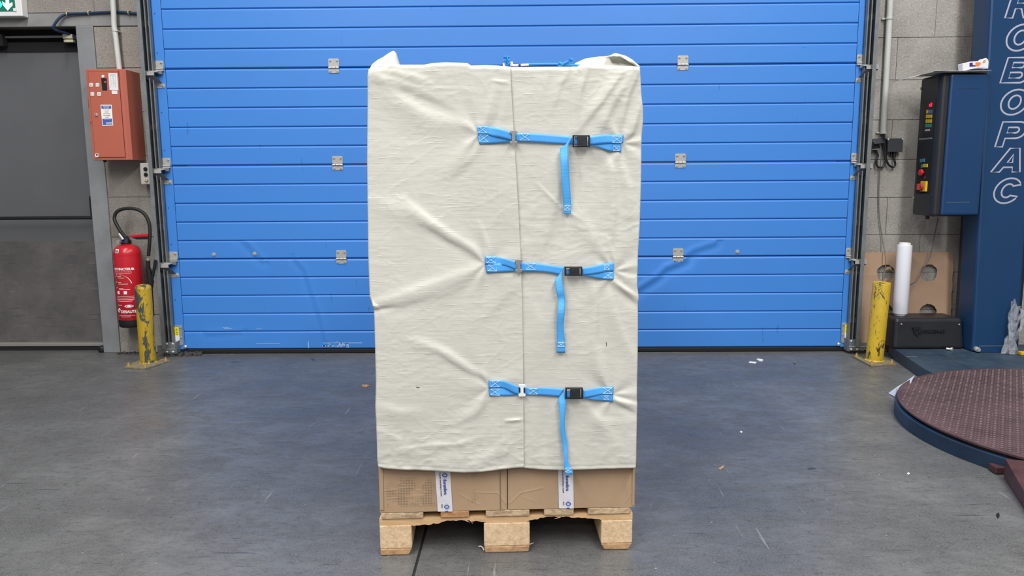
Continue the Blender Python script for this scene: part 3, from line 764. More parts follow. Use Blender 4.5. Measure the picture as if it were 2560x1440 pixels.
obj('squeeze_handle', hm, 'red', v_, bev=.003)
hm = MB(); hm.prism([(ha.x-.004, EY-.047, ha.z-.010), (ha.x+.03, EY-.047, ha.z-.022), (hb.x, EY-.047, hb.z-.034), (hb.x, EY-.047, hb.z-.017)], (0, .018, 0))
obj('carry_handle', hm, 'black', v_, bev=.003)
hp_ = [(314, 594), (300, 576), (289, 556), (286, 545), (290, 532), (302, 524), (322, 521), (344, 524), (362, 536), (372, 556), (375, 580), (374, 605), (371, 640)]
hy = [4.93, 4.93, 4.94, 4.95, 4.955, 4.96, 4.96, 4.96, 4.955, 4.95, 4.945, 4.94, 4.94]
hose = obj('hose', MB().tube([W(a, b, y) for (a, b), y in zip(hp_, hy)], .0108, 12, res=5), 'rubber', fe, smooth=True)
obj('ferrule', MB().cyl(W(303, 590, 4.93)-Vector((.012, 0, -.014)), W(308, 599, 4.93), .0125, 12), 'alu', hose, smooth=True)
obj('ferrule', MB().cyl(W(371, 645, 4.94), W(370.5, 651, 4.94), .0125, 12), 'alu', hose, smooth=True)
nz = MB(); nz.tube([W(370, 651, 4.94), W(371, 672, 4.94), W(374, 700, 4.945), W(378, 740, 4.95), W(381, 790, 4.955)], .0125, 12, res=3)
nz.tube([W(371, 672, 4.94), W(374, 690, 4.94), W(376, 712, 4.94)], .018, 10, res=2)
nz.tube([W(389, 650, 4.935), W(385, 675, 4.935), W(379, 700, 4.935)], .010, 10, res=3)
nz.tube([W(379, 700, 4.94), W(376, 720, 4.94)], .016, 10)
obj('spray_nozzle', nz, 'black', fe, smooth=True)
def wrapc(p):
    # bend a flat layout round the cylinder: p.x is arc length from the front, towards +x
    a = p.x/er; rr = er+.0006+(p.y)
    return Vector((ec+math.sin(a)*rr, EY-math.cos(a)*rr, p.z))
def ctext(s, size, x, z, bold=.0, mat='whiteprint', sx=1.0): return text('print', s, size, mat, fe, (x, 0, z), bold=bold, ext=.00015, sx=sx, wrap=wrapc)
ZE = lambda py: W(325, py, EY-.09).z
X0 = -.040+.03
ctext('EXTINCTEUR', .0205, -.063, ZE(676), .05, sx=1.12)
for (py, s, sz, x) in ((681, 'A POUDRE POLYVALENTE SOUS PRESSION', .0060, -.058), (688, 'ABC          9 KG', .0062, -.05)):
    ctext(s, sz, x, ZE(py))
ls = MB()
def cbar(mb, x0, x1, z, h):
    n = max(2, int((x1-x0)/.006)+1); pts = [x0+(x1-x0)*i/n for i in range(n+1)]
    mb.grid([[wrapc(Vector((x, 0, z+k*h))) for x in pts] for k in (0, 1)])
cbar(ls, -.065, .058, ZE(684), .0012)
for (py, x0, x1) in ((692, -.038, -.01), (696, -.036, .01), (707, -.036, -.012), (711, -.034, .03), (722, -.034, .0), (725, -.032, .04), (742, -.06, .06), (746, -.06, .062), (750, -.06, .062), (754, -.055, .05), (764, -.055, -.02), (790, -.05, .06), (793, -.03, .03)):
    cbar(ls, x0, x1, ZE(py), .0022)
for py in (736,):
    for x in (-.05, .0): cbar(ls, x, x+.02, ZE(py), .020)
arc = [Vector((-.03+.085*math.sin(t), 0, ZE(686)-.07*(1-math.cos(t))*1.15)) for t in [i*.12 for i in range(12)]]
vs = []
for i, p in enumerate(arc):
    wdt = .0008+.0045*i/11; vs.append([wrapc(p+Vector((-wdt/2, 0, 0))), wrapc(p+Vector((wdt/2, 0, 0)))])
ls.grid(vs)
for (py) in (694, 708, 722):
    for k in range(3): cbar(ls, -.058+.004*k, -.054+.004*k, ZE(py)+.003*((k*7) % 3), .004)
obj('print_lines', ls, 'whiteprint', fe)['kind'] = 'stuff'
ctext('DESAUTEL', .024, -.030, ZE(783), .035)
ring_ = MB(); zc = ZE(777)
ring_.tube([wrapc(Vector((-.046+.010*math.cos(t), 0, zc+.012*math.sin(t)))) for t in [i*2*math.pi/14 for i in range(12)]], .0018, 5)
ring_.tube([wrapc(Vector((-.050+.006*math.cos(t), 0, zc+.002+.007*math.sin(t)))) for t in [i*2*math.pi/14 for i in range(10)]], .0014, 5)
obj('maker_emblem', ring_, 'whiteprint', fe)
el = MB(); cc = (.026, ZE(766)); n = 20
pts = [wrapc(Vector((cc[0], 0, cc[1])))]+[wrapc(Vector((cc[0]+.028*math.cos(2*math.pi*i/n), 0, cc[1]+.009*math.sin(2*math.pi*i/n)))) for i in range(n)]
el.add(pts, [(0, 1+i, 1+(i+1) % n) for i in range(n)])
obj('print_oval', el, 'whiteprint', fe)
# round-shouldered number label
zz = ez1-.030
lab = MB(); cpos = []
for (a, b) in ((-.52, -.016), (-.16, -.016), (-.16, .010), (-.52, .010)):
    rr = er*(.992 if b < 0 else .895); cpos.append((ec+math.sin(a)*(rr+.001), EY-math.cos(a)*(rr+.001), zz+b))
lab.add(cpos, [(0, 1, 2, 3)]); obj('number_label', lab, 'paper', fe)
text('print', '20', .020, 'ink', fe, (ec-.037, EY-.0835, zz-.010), yd=(0, .35, .93), bold=.02, ext=.0002)
cbar2 = MB(); cbar(cbar2, -.088, -.078, ZE(662), .020); obj('side_label', cbar2, 'paper', fe)
obj('wall_hook', MB().box(ec-.02, ec+.02, EY+.07, YW, ez1-.06, ez1-.02), 'black', fe)

# ------------------------------------------------------------------ bollards
def bollard(top, foot, r, h, mat, plate_pts, label, tops):
    b = empty('bollard', (foot[0], foot[1], 0), label, 'bollard', 'yellow posts guarding the door rails')
    ax = Vector((top[0]-foot[0], top[1]-foot[1], h)); rot = Vector((0, 0, 1)).rotation_difference(ax).to_matrix().to_4x4()
    T = Matrix.Translation((foot[0], foot[1], .008)) @ rot
    pr = [(r, 0), (r, h-.022), (r*.96, h-.010), (r*.82, h-.002), (r*.5, h+.003), (.002, h+.005)] if tops == 0 else [(r, 0), (r, h-.004), (r*.96, h), (r*.86, h-.001), (.002, h-.002)]
    obj('post', MB().lathe(pr, (0, 0, 0), 40, T), mat, b, smooth=True)
    pl = obj('base_plate', MB().prism([(p[0], p[1], .001) for p in plate_pts], (0, 0, .010)), 'rust', b, bev=.001)
    c = Vector((sum(p[0] for p in plate_pts)/4, sum(p[1] for p in plate_pts)/4, 0))
    for p in plate_pts:
        q = Vector((p[0], p[1], 0)).lerp(c, .2)
        obj('anchor_bolt', MB().cyl((q.x, q.y, .010), (q.x, q.y, .020), .012, 6).cyl((q.x, q.y, .02), (q.x, q.y, .032), .006, 8), P('brassy_bolt', rgb(190, 160, 90), .5, .4), b)
    wl_ = MB(); wl_.lathe([(r+.006, 0), (r+.004, .004), (r, .008)], (foot[0], foot[1], .010), 30); obj('weld_bead', wl_, mat, b, smooth=True)
lf = F(365, 908, .01); lt = W(357, 712, lf.y)
bollard((lt.x, lf.y), (lf.x, lf.y+.03), .049, .505, 'yelL', [F(310, 921), F(362, 925), F(426, 904), F(372, 893)], 'yellow steel post with heavily chipped paint in front of the fire extinguisher', 0)
rf = F(2191, 903, .01)
bollard((W(2205, 705, rf.y).x, rf.y), (rf.x, rf.y+.03), .0515, .500, 'yelR', [F(2130, 893), F(2178, 918), F(2240, 914), F(2196, 890)], 'cleaner yellow steel post in front of the cardboard sheet', 1)

# ------------------------------------------------------------------ right wall fittings
cr = empty('conduit', (2.3, 5.065, 1.43), 'pale plastic conduit pipe running down the wall right of the blue door', 'pipe')
a, b = W(2208, 330, 5.07), W(2226, 0, 5.07)
obj('pipe', MB().tube([a, b, (b.x, 5.07, 2.95)], .0185, 16), 'conduit', cr, smooth=True)
for q in (W(2209, 332, 5.07), W(2223, 46, 5.07)):
    mm = MB(); mm.cyl((q.x, 5.07, q.z-.006), (q.x, 5.07, q.z+.006), .0225, 16); mm.box(q.x-.038, q.x-.015, 5.085, YW-.001, q.z-.003, q.z+.006)
    obj('pipe_clip', mm, 'conduit', cr)
jb = empty('junction_box', W(2240, 362, 5.06), 'black square junction box beside the end of the right conduit', 'junction box')
a, b = W(2221, 346, 5.05), W(2256, 380, 5.05)
jb_c = ((a.x+b.x)/2, (a.z+b.z)/2); hw_, hz_ = abs(b.x-a.x)/2, abs(a.z-b.z)/2
c_ = .012
obj('box', MB().box(a.x, b.x, 5.062, YW, b.z, a.z), 'blackm', jb, bev=.003)
obj('lid', MB().prism([(a.x+c_, 5.062, a.z), (b.x-c_, 5.062, a.z), (b.x, 5.062, a.z-c_), (b.x, 5.062, b.z), (a.x, 5.062, b.z), (a.x, 5.062, a.z-c_)], (0, -.014, 0)), P('slate_lid', rgb(58, 60, 66), .5), jb, bev=.002)
for q in (a.x+.004, b.x-.004): obj('corner_screw', MB().cyl((q, 5.062, a.z-.006), (q, 5.054, a.z-.006), .006, 8), 'white', jb)
obj('gland', MB().cyl(((a.x+b.x)/2+.008, 5.075, b.z), ((a.x+b.x)/2+.008, 5.075, b.z-.03), .010, 10).cyl(((a.x+b.x)/2-.012, 5.075, b.z), ((a.x+b.x)/2-.012, 5.075, b.z-.022), .008, 10), 'black', jb)
fb = empty('cable_outlet', W(2205, 355, 5.05), 'tilted dark outlet cover with cables looping under it beside the rail', 'junction box')
a = [W(2180, 347, 5.03), W(2204, 345, 5.05), W(2213, 357, 5.03), W(2187, 360, 5.01)]
obj('lid', MB().prism(a, (0, .012, -.004)), P('slate_lid2', rgb(56, 58, 64), .5), fb, bev=.002)
q = W(2192, 362, 5.06); obj('box', MB().box(q.x-.025, q.x+.02, 5.045, YW, q.z-.022, q.z+.02), 'blackm', fb, bev=.004)
q = W(2187, 373, 5.06); obj('bracket', MB().box(q.x-.02, q.x+.03, 5.05, YW, q.z-.003, q.z+.003), 'alu', fb)
def cable(pts, ys, r, mat, label, res=5):
    o = obj('cable', MB().tube([W(p[0], p[1], y) for p, y in zip(pts, ys)], r, 8, res=res), mat, smooth=True); return tag(o, label, 'cable')
cable([(2206, 336), (2208, 360), (2211, 385), (2214, 402), (2210, 414), (2200, 419), (2192, 414), (2191, 400), (2195, 390), (2191, 380), (2185, 374)], [5.075]*11, .0062, 'black', 'black cable looping left from the conduit end to the tilted outlet')
cable([(2210, 336), (2213, 370), (2215, 396), (2222, 412), (2232, 418), (2238, 412), (2236, 400), (2235, 388)], [5.072]*8, .0068, 'black', 'black cable looping right from the conduit end to the square junction box')
cable([(2199, 360), (2203, 375), (2202, 400), (2199, 430), (2197, 480), (2198, 540), (2206, 600), (2213, 640), (2213, 670), (2209, 692)], [5.03, 5.04, 5.06, 5.08, 5.085, 5.085, 5.08, 5.03, 5.02, 5.01], .0028, 'cablegrey', 'thin grey cable hanging from the outlet down past the cardboard sheet')
cable([(2345, 545), (2338, 580), (2325, 640), (2310, 670), (2295, 698), (2283, 708), (2270, 714)], [5.03, 5.03, 5.02, 5.0, 4.99, 4.99, 5.01], .0036, 'cablegrey', 'grey cable curving from under the control cabinet to behind the white roll')

# cardboard sheet with round holes
ca = W(2160, 632, 5.05).x; cbx = W(2389, 632, 5.05).x
cu = bpy.data.curves.new('cardboard_sheet', 'CURVE'); cu.dimensions = '2D'; cu.fill_mode = 'BOTH'; cu.extrude = .002
def poly(pts):
    s = cu.splines.new('POLY'); s.points.add(len(pts)-1)
    for i, p in enumerate(pts): s.points[i].co = (p[0], p[1], 0, 1)
    s.use_cyclic_u = True
edge = [(ca, .004)]+[(ca+(cbx-ca)*i/40, .66+random.uniform(-.0025, .0025)) for i in range(41)][::1]+[(cbx+random.uniform(-.004, .004), .6-.6*i/20) for i in range(1, 20)]+[(cbx, .004)]
poly(edge)
for (hx, hz, r) in ((2.674, .523, .056), (2.392, .523, .058), (2.679, .262, .056), (2.392, .262, .058)):
    poly([(hx+(r+random.uniform(-.003, .003))*math.cos(2*math.pi*i/26), hz+(r+random.uniform(-.003, .003))*math.sin(2*math.pi*i/26)) for i in range(26)])
t = bpy.data.objects.new('t', cu); C.objects.link(t); dg = bpy.context.evaluated_depsgraph_get()
me = bpy.data.meshes.new_from_object(t.evaluated_get(dg)); bpy.data.objects.remove(t)
T = Matrix.Translation((0, 5.035, .0)) @ Matrix.Rotation(R(90-3.5), 4, 'X')
me.transform(T); me.materials.clear()
cs = link('cardboard_sheet', me, M['cardb']); tag(cs, 'brown cardboard sheet with round cut-outs leaning on the wall behind the white roll', 'cardboard')
fold = MB(); fold.tube([W(2162, 690, 5.035), W(2205, 690, 5.035)], .0012, 5); obj('crease', fold, P('cardboard_crease', rgb(140, 104, 80), .8), cs)
for (px, py) in ((2222, 672), (2218, 700)):
    torn = MB(); q = W(px, py, 5.062); torn.prism([(q.x-.02, 5.066, q.z-.01), (q.x+.018, 5.06, q.z-.004), (q.x+.012, 5.058, q.z+.014), (q.x-.012, 5.066, q.z+.012)], (0, .001, 0))
    obj('torn_flap', torn, 'kraft', cs)

# ------------------------------------------------------------------ stretch wrapping machine
BZ = .07
mc = empty('stretch_wrapping_machine', (2.7, 4.3, 0), 'navy blue stretch wrapping machine with lettered column, control cabinet and round turntable', 'machine')
xb = 2.325
bp_ = MB(); bp_.prism([(2.378, 4.93, 0), (2.296, 4.32, 0), (2.29, 4.16, 0), (2.56, 4.1, 0), (2.56, 4.93, 0)], (0, 0, BZ)); obj('base_plate', bp_, 'navyd', mc, bev=.003)
obj('base_plate', MB().box(2.564, 3.02, 4.05, 4.93, 0, BZ), 'navyd', mc, bev=.003)
obj('base_plate', MB().box(3.024, 3.9, 4.05, 4.93, 0, BZ), 'navyd', mc, bev=.003)
obj('base_fence', MB().box(xb+.07, 2.80, 4.862, 4.868, BZ, BZ+.012), 'navy', mc)
TC = (2.66, 3.39); TR = .88
def ringpts(r, n=140): return [(TC[0]+r*math.cos(2*math.pi*i/n), TC[1]+r*math.sin(2*math.pi*i/n)) for i in range(n)]
rg = MB().lathe([(TR, .0), (TR, .060), (TR-.004, .062), (TR-.02, .062), (TR-.02, .05)], (TC[0], TC[1], .001), 160); obj('turntable_rim', rg, 'ring', mc, smooth=True)
tt = MB().lathe([(TR-.03, .06), (TR-.03, .076), (TR-.010, .077), (TR-.009, .085), (TR-.012, .086), (.01, .086)], (TC[0], TC[1], 0), 160)
tb = obj('turntable', tt, 'tread', mc, smooth=True)
rb = MB(); st_ = .0195; an = R(13)
ca_, sa_ = math.cos(an), math.sin(an)
for i in range(-45, 46):
    for j in range(-45, 46):
        u, v = i*st_, j*st_
        if u*u+v*v > (TR-.03)**2: continue
        x, y = TC[0]+u*ca_-v*sa_, TC[1]+u*sa_+v*ca_
        if x > 3.25: continue
        q = an+(R(12) if (i+j) % 2 else R(-12)); c1, s1 = math.cos(q), math.sin(q); L, Wd = .0084, .0034
        z0, z1 = .0858, .0880
        ps = [(L, 0), (0, Wd), (-L, 0), (0, -Wd)]
        base = [(x+a*c1-b*s1, y+a*s1+b*c1, z0) for a, b in ps]; top = [(x+.7*(a*c1-b*s1), y+.7*(a*s1+b*c1), z1) for a, b in ps]
        rb.add(base+top, [(4, 5, 6, 7), (0, 1, 5, 4), (1, 2, 6, 5), (2, 3, 7, 6), (3, 0, 4, 7)])
o = obj('tread_ribs', rb, 'treadtop', tb, fix=False); o['kind'] = 'stuff'
gr = MB()
for i in range(-43, 44):
    u = i*st_+st_/2; hl = math.sqrt(max(0, (TR-.03)**2-u*u))
    for (a, b) in (((u, -hl), (u, hl)),):
        x0, y0_, x1, y1_ = TC[0]+a[0]*ca_-a[1]*sa_, TC[1]+a[0]*sa_+a[1]*ca_, TC[0]+b[0]*ca_-b[1]*sa_, TC[1]+b[0]*sa_+b[1]*ca_
        gr.box(0, 1, -.0009, .0009, 0, .0004, Matrix.Translation((x0, y0_, .0858)) @ Matrix.Rotation(math.atan2(y1_-y0_, x1-x0), 4, 'Z') @ Matrix.Diagonal((math.hypot(x1-x0, y1_-y0_), 1, 1, 1)))
obj('dirt_lines', gr, P('dirt_line', rgb(54, 44, 46), .8), tb)['kind'] = 'stuff'
# ramp
a0 = Vector((1.872, 2.905, .078)); dr_ = Vector((-.36, -.93, 0)).normalized(); sd = Vector((.93, -.36, 0)).normalized()
a0 = F(2513, 1146, .08); e0 = F(2560, 1232, .055); dr_ = Vector((e0.x-a0.x, e0.y-a0.y, 0)).normalized(); sd = Vector((-dr_.y, dr_.x, 0))
if sd.x < 0: sd = -sd
rp = MB(); L = .95; bmp_ = a0+sd*.95
P0, P1 = a0, a0+dr_*L; P1.z = .012; P2, P3 = P1+sd*.9, a0+sd*.9
for p in (P0, P3): p.z = .08
lo = [Vector((p.x, p.y, .001)) for p in (P0, P1, P2, P3)]
rp.add([P0, P1, P2, P3]+lo, [(0, 1, 2, 3), (0, 4, 5, 1), (1, 5, 6, 2), (2, 6, 7, 3), (3, 7, 4, 0), (4, 7, 6, 5)])
rmp = obj('ramp', rp, 'rampm', mc, bev=.003)
q = F(2500, 1182); obj('ramp_hinge', MB().box(q.x-.03, q.x+.05, q.y-.02, q.y+.03, .002, .03), 'rampm', mc, bev=.003)
# column
kx0, kx1, ky0, ky1 = 2.765, 3.085, 4.72, 4.90
ks = .0
cp0 = W(2478, 0, ky0).x; cp1 = W(2432, 860, ky0).x
lean = (cp0-cp1)/2.1
colm = MB(); bw = .0
xl0, xl1 = cp1, cp1+(cp0-cp1)*(2.9/2.1)
xr = W(2545, 880, ky0).x
colm.add([(xl0, ky0, BZ), (xr, ky0, BZ), (xr, ky1, BZ), (xl0, ky1, BZ), (xl1, ky0, 2.9), (xr+xl1-xl0, ky0, 2.9), (xr+xl1-xl0, ky1, 2.9), (xl1, ky1, 2.9)],
         [(0, 3, 2, 1), (4, 5, 6, 7), (0, 1, 5, 4), (1, 2, 6, 5), (2, 3, 7, 6), (3, 0, 4, 7)])
kc = obj('column', colm, 'navy', mc, bev=.014)
sw = W(2396, 800, 4.97).x
obj('rear_column', MB().add([(W(2396, 800, 4.96).x, 4.93, BZ), (xr+.02, 4.93, BZ), (xr+.02, 5.0, BZ), (W(2396, 800, 4.96).x, 5.0, BZ), (W(2440, 0, 4.96).x+.0, 4.93, 2.9), (xr+.02, 4.93, 2.9), (xr+.02, 5.0, 2.9), (W(2440, 0, 4.96).x, 5.0, 2.9)], [(0, 3, 2, 1), (4, 5, 6, 7), (0, 1, 5, 4), (1, 2, 6, 5), (2, 3, 7, 6), (3, 0, 4, 7)]), P('dark_navy_paint', rgb(22, 38, 56), .45), mc, bev=.004)
obj('side_post', MB().box(xr+.022, xr+.09, 4.86, 4.93, BZ, 1.0), P('dark_navy_paint2', rgb(20, 36, 56), .45), mc, bev=.004)
q = W(2545, 697, 4.86); obj('post_bolt', MB().cyl((q.x, 4.86, q.z), (q.x, 4.852, q.z), .008, 10), 'bolt', mc)
fa_, fb_2 = W(2446, 864, ky0-.01), W(2540, 880, ky0-.01)
ft = obj('foot_plate', MB().box(fa_.x+.004, fb_2.x, ky0-.012, ky0-.001, BZ, fa_.z), 'navy', mc, bev=.004)
obj('foot_plate_edge', MB().box(fa_.x+.01, fb_2.x-.03, ky0-.014, ky0-.012, fa_.z-.004, fa_.z-.001), 'galvd', ft)
obj('foot_bolt', MB().cyl((fa_.x-.008, ky0-.02, fa_.z-.022), (fa_.x-.008, ky0-.035, fa_.z-.022), .011, 12).cyl((fa_.x-.008, ky0-.001, fa_.z-.022), (fa_.x-.008, ky0-.02, fa_.z-.022), .016, 16), 'bolt', mc)
q = F(2370, 876, BZ); obj('loose_bolt', MB().cyl((q.x-.012, q.y, BZ+.012), (q.x+.012, q.y-.01, BZ+.010), .007, 8).cyl((q.x+.01, q.y-.012, BZ+.011), (q.x+.018, q.y-.02, BZ+.011), .012, 14), 'bolt', mc, smooth=True)
# outlined letters down the column
def arcp(cx, cy, rx, ry, a0, a1, n=10): return [(cx+rx*math.cos(R(a0+(a1-a0)*i/n)), cy+ry*math.sin(R(a0+(a1-a0)*i/n))) for i in range(n+1)]
GL = {
 'O': [arcp(.5, .5, .5, .5, 0, 350, 26), arcp(.5, .5, .22, .27, 0, 350, 20)],
 'C': [arcp(.5, .5, .5, .5, 28, 332, 24)+[(.70, .30)]+arcp(.5, .5, .22, .27, 318, 42, 16)+[(.70, .70)]],
 'R': [[(0, 0), (0, 1), (.62, 1)]+arcp(.66, .70, .30, .30, 85, -60, 9)+[(.98, 0), (.68, 0), (.50, .36), (.28, .36), (.28, 0)], [(.28, .58), (.28, .80), (.56, .80)]+arcp(.58, .69, .11, .11, 80, -80, 5)+[(.56, .58)]],
 'P': [[(0, 0), (0, 1), (.62, 1)]+arcp(.66, .67, .32, .33, 85, -85, 10)+[(.62, .34), (.28, .34), (.28, 0)], [(.28, .56), (.28, .78), (.58, .78)]+arcp(.60, .67, .11, .11, 80, -80, 5)+[(.58, .56)]],
 'B': [[(0, 0), (0, 1), (.62, 1)]+arcp(.68, .75, .26, .25, 80, -50, 7)+arcp(.68, .28, .30, .28, 50, -85, 8)+[(.62, 0)], [(.26, .60), (.26, .80), (.60, .80)]+arcp(.61, .70, .09, .10, 80, -80, 4)+[(.60, .60)], [(.26, .19), (.26, .41), (.62, .41)]+arcp(.63, .30, .10, .11, 80, -80, 4)+[(.62, .19)]],
 'A': [[(-.08, 0), (.36, 1), (.72, 1), (1.02, 0), (.72, 0), (.68, .20), (.34, .20), (.24, 0)], [(.43, .40), (.56, .74), (.62, .40)]],
}
LY = [('R', -22, 48, 2512, 2596), ('O', 58, 130, 2507, 2592), ('B', 141, 210, 2500, 2585), ('O', 221, 290, 2493, 2574), ('P', 302, 370, 2487, 2566), ('A', 368, 433, 2482, 2556), ('C', 443, 511, 2476, 2548)]
for ch, y0p, y1p, x0p, x1p in LY:
    a, b = W(x0p, y1p, ky0), W(x1p, y0p, ky0); hgt = b.z-a.z; wdt = .157; sh = .035
    mb = MB()
    for con in GL[ch]:
        mb.tube([(a.x+p[0]*wdt+p[1]*sh, ky0-.0006, a.z+.006+p[1]*(hgt-.012)) for p in con], .0052, 8, closed=True, flat=.12)
    obj('letter', mb, 'letter', kc, label='outlined silver letter '+ch)
# control cabinet
CYF = 4.70
xs0 = W(2342, 350, CYF).x; xr0 = W(2452, 360, CYF).x+.012; xm = W(2361, 350, CYF).x
cz0_, cz1_ = W(2400, 541, CYF).z, W(2400, 184, CYF).z
yr = XP(2292, 350, xs0).y
cc_ = MB()
cc_.prism([(xs0, CYF+.03, cz0_), (xs0+.012, CYF, cz0_), (xm+.01, CYF-.004, cz0_), (xr0, CYF-.004, cz0_), (xr0, yr, cz0_), (xs0, yr, cz0_)], (0, 0, cz1_-cz0_))
cs_ = obj('control_cabinet', cc_, 'blackm', mc, bev=.014)
bd = MB(); bd.box(xm, xr0-.004, CYF-.024, CYF-.002, cz0_+.008, cz1_-.006); fd = obj('cabinet_door', bd, 'navyl', cs_, bev=.012)
pa, pb2 = W(2380, 222, CYF-.024), W(2434, 505, CYF-.024)
gm = MB()
px0_, px1_ = xm+.045, xr0-.055
gm.box(px0_, px1_, CYF-.0248, CYF-.0235, pa.z-.001, pa.z+.001)
obj('panel_groove', gm, P('groove_navy', rgb(18, 40, 66), .5), cs_)
gm = MB(); gm.box(px0_+.01-.03, px1_-.01, CYF-.0252, CYF-.0235, pb2.z-.001, pb2.z+.0005)
obj('panel_edge', gm, 'galv', cs_)
pl_ = MB(); pl_.box(px0_-.004, px1_+.006, CYF-.0245, CYF-.023, pb2.z, pa.z); obj('raised_panel', pl_, 'navyl', cs_, bev=.001)
def side(px, py): return XP(px, py, xs0-.001)
def sidebox(mb, px0, py0, px1, py1, t): 
    a, b = side(px0, py0), side(px1, py1); mb.box(xs0-t, xs0+.002, min(a.y, b.y), max(a.y, b.y), min(a.z, b.z), max(a.z, b.z))
m_ = MB(); sidebox(m_, 2310, 250, 2333, 343, .002); obj('keypad_panel', m_, P('keypad_black', rgb(12, 12, 15), .35), cs_)
m_ = MB(); sidebox(m_, 2296, 390, 2324, 486, .002); obj('switch_panel', m_, 'darkgap', cs_)
for (yy_, cols) in ((279, ('kyel', 'kblue', 'kblue')), (291, ('kyel',)*3), (302.5, ('kyel',)*3), (314, ('kgreen',)*3)):
    for i, c in enumerate(cols):
        m_ = MB(); k = (yy_-279)*-.06; sidebox(m_, 2317+k+5.2*i, yy_-4, 2320.6+k+5.2*i, yy_+4, .004); obj('key', m_, c, cs_)
m_ = MB(); sidebox(m_, 2328, 257, 2330, 266, .0035); sidebox(m_, 2324, 264, 2329, 266, .0035); sidebox(m_, 2324, 260, 2325.2, 266, .0035); obj('red_display', m_, 'led', cs_)
m_ = MB(); sidebox(m_, 2313.5, 324, 2325, 327, .004); obj('label_strip', m_, 'letter', cs_)
for (px, py, c) in ((2304, 401.7, 'kgreen'), (2310, 400.5, 'kblue'), (2306.5, 415, 'kgreen'), (2312, 414, 'kyel'), (2317.6, 414, 'kyel')):
    m_ = MB(); sidebox(m_, px-2.2, py-4.2, px+2.2, py+4.2, .006); obj('switch_button', m_, c, cs_)
q = side(2309, 431); obj('emergency_stop', MB().lathe([(.010, 0), (.010, .012), (.020, .014), (.019, .024), (.010, .028), (.001, .028)], (0, 0, 0), 20, Matrix.Translation((xs0, q.y, q.z)) @ Matrix.Rotation(R(-90), 4, 'Y')), 'red', cs_, smooth=True)
q = side(2313, 444); obj('indicator', MB().cyl((xs0, q.y, q.z), (xs0-.006, q.y, q.z), .007, 10), P('dark_red_lens', rgb(120, 30, 36), .4), cs_)
m_ = MB(); sidebox(m_, 2306.5, 453, 2318, 479, .014); sw_ = obj('main_switch', m_, 'swyel', cs_, bev=.002)
q = side(2310, 467); obj('main_switch_knob', MB().lathe([(.022, 0), (.022, .012), (.018, .016), (.001, .016)], (0, 0, 0), 20, Matrix.Translation((xs0-.014, q.y, q.z)) @ Matrix.Rotation(R(-90), 4, 'Y')).box(xs0-.045, xs0-.028, q.y-.005, q.y+.005, q.z-.018, q.z+.018), P('switch_red', rgb(150, 50, 50), .5), cs_, smooth=False)
m_ = MB()
for (py) in (346, 486): sidebox(m_, 2298, py, 2330, py+1.5, .0025)
obj('panel_trim', m_, 'galvd', cs_)
for py in (222, 495): q = XP(2300, py, xs0-.001); obj('side_screw', MB().cyl((xs0, yr-.012, q.z), (xs0-.004, yr-.012, q.z), .008, 10), 'brass', cs_)
obj('cable_gland', MB().cyl((xs0+.03, 4.80, cz0_), (xs0+.03, 4.80, cz0_-.022), .012, 10), 'black', cs_)
# black moulded housing on the base
hx0, hx1 = W(2238, 850, 4.80).x, W(2412, 850, 4.80).x
hz1 = W(2330, 795, 4.83).z
hb = MB().add([(hx0-.01, 4.80, BZ), (hx1+.005, 4.80, BZ), (hx1+.005, 5.02, BZ), (hx0-.01, 5.02, BZ), (hx0, 4.82, hz1), (hx1-.01, 4.82, hz1), (hx1-.03, 5.02, hz1), (hx0, 5.02, hz1)],
              [(0, 3, 2, 1), (4, 5, 6, 7), (0, 1, 5, 4), (1, 2, 6, 5), (2, 3, 7, 6), (3, 0, 4, 7)])
ho = obj('drive_housing', hb, 'blackm', mc, bev=.022)
ho.modifiers[0].segments = 4
hf = lambda px, py: W(px, py, 4.803)
nrm = Vector((0, -1, .1)).normalized()
tp = hf(2304, 832)
text('raised_lettering', 'ROBOPAC', .027, 'black', ho, (tp.x, 4.8105-.004, tp.z), yd=(0, .09, .995), bold=.05, ext=.004, sx=1.15)
lg = MB(); o_ = hf(2281, 819)
yb = 4.803
lg.prism([(o_.x, yb, o_.z), (o_.x+.055, yb, o_.z), (o_.x+.045, yb, o_.z-.014), (o_.x+.026, yb, o_.z-.016), (o_.x+.024, yb, o_.z-.05), (o_.x+.012, yb, o_.z-.038), (o_.x+.012, yb, o_.z-.016)], (0, .02, 0))
lg.prism([(o_.x+.040, yb, o_.z-.030), (o_.x+.07, yb, o_.z-.030), (o_.x+.055, yb, o_.z-.042), (o_.x+.046, yb, o_.z-.042)], (0, .02, 0))
lg.prism([(o_.x+.028, yb, o_.z-.046), (o_.x+.044, yb, o_.z-.046), (o_.x+.038, yb, o_.z-.062), (o_.x+.030, yb, o_.z-.056)], (0, .02, 0))
obj('raised_emblem', lg, 'black', ho)
for p in ((2255, 811), (2400, 812)):
    q = hf(*p); obj('housing_screw', MB().lathe([(.006, 0), (.005, .003), (.001, .004)], (0, 0, 0), 12, Matrix.Translation((q.x, 4.812, q.z)) @ Matrix.Rotation(R(90), 4, 'X')), 'bolt', ho, smooth=True)

# film roll on the housing
rx = W(2249, 760, 4.94).x; rz0 = hz1
ro = empty('film_roll', (rx, 4.925, rz0), 'upright white roll of stretch film standing on the black machine housing', 'roll')
rh = W(2257, 607, 4.925).z-rz0
obj('film', MB().lathe([(.030, .012), (.043, .013), (.0450, .018), (.0450, rh-.020), (.044, rh-.014), (.030, rh-.013)], (rx, 4.925, rz0), 36), 'film', ro, smooth=True)
obj('core', MB().lathe([(.033, .0008), (.034, .003), (.034, rh-.003), (.033, rh), (.026, rh), (.025, rh-.02)], (rx, 4.925, rz0), 30), 'paper', ro, smooth=True)

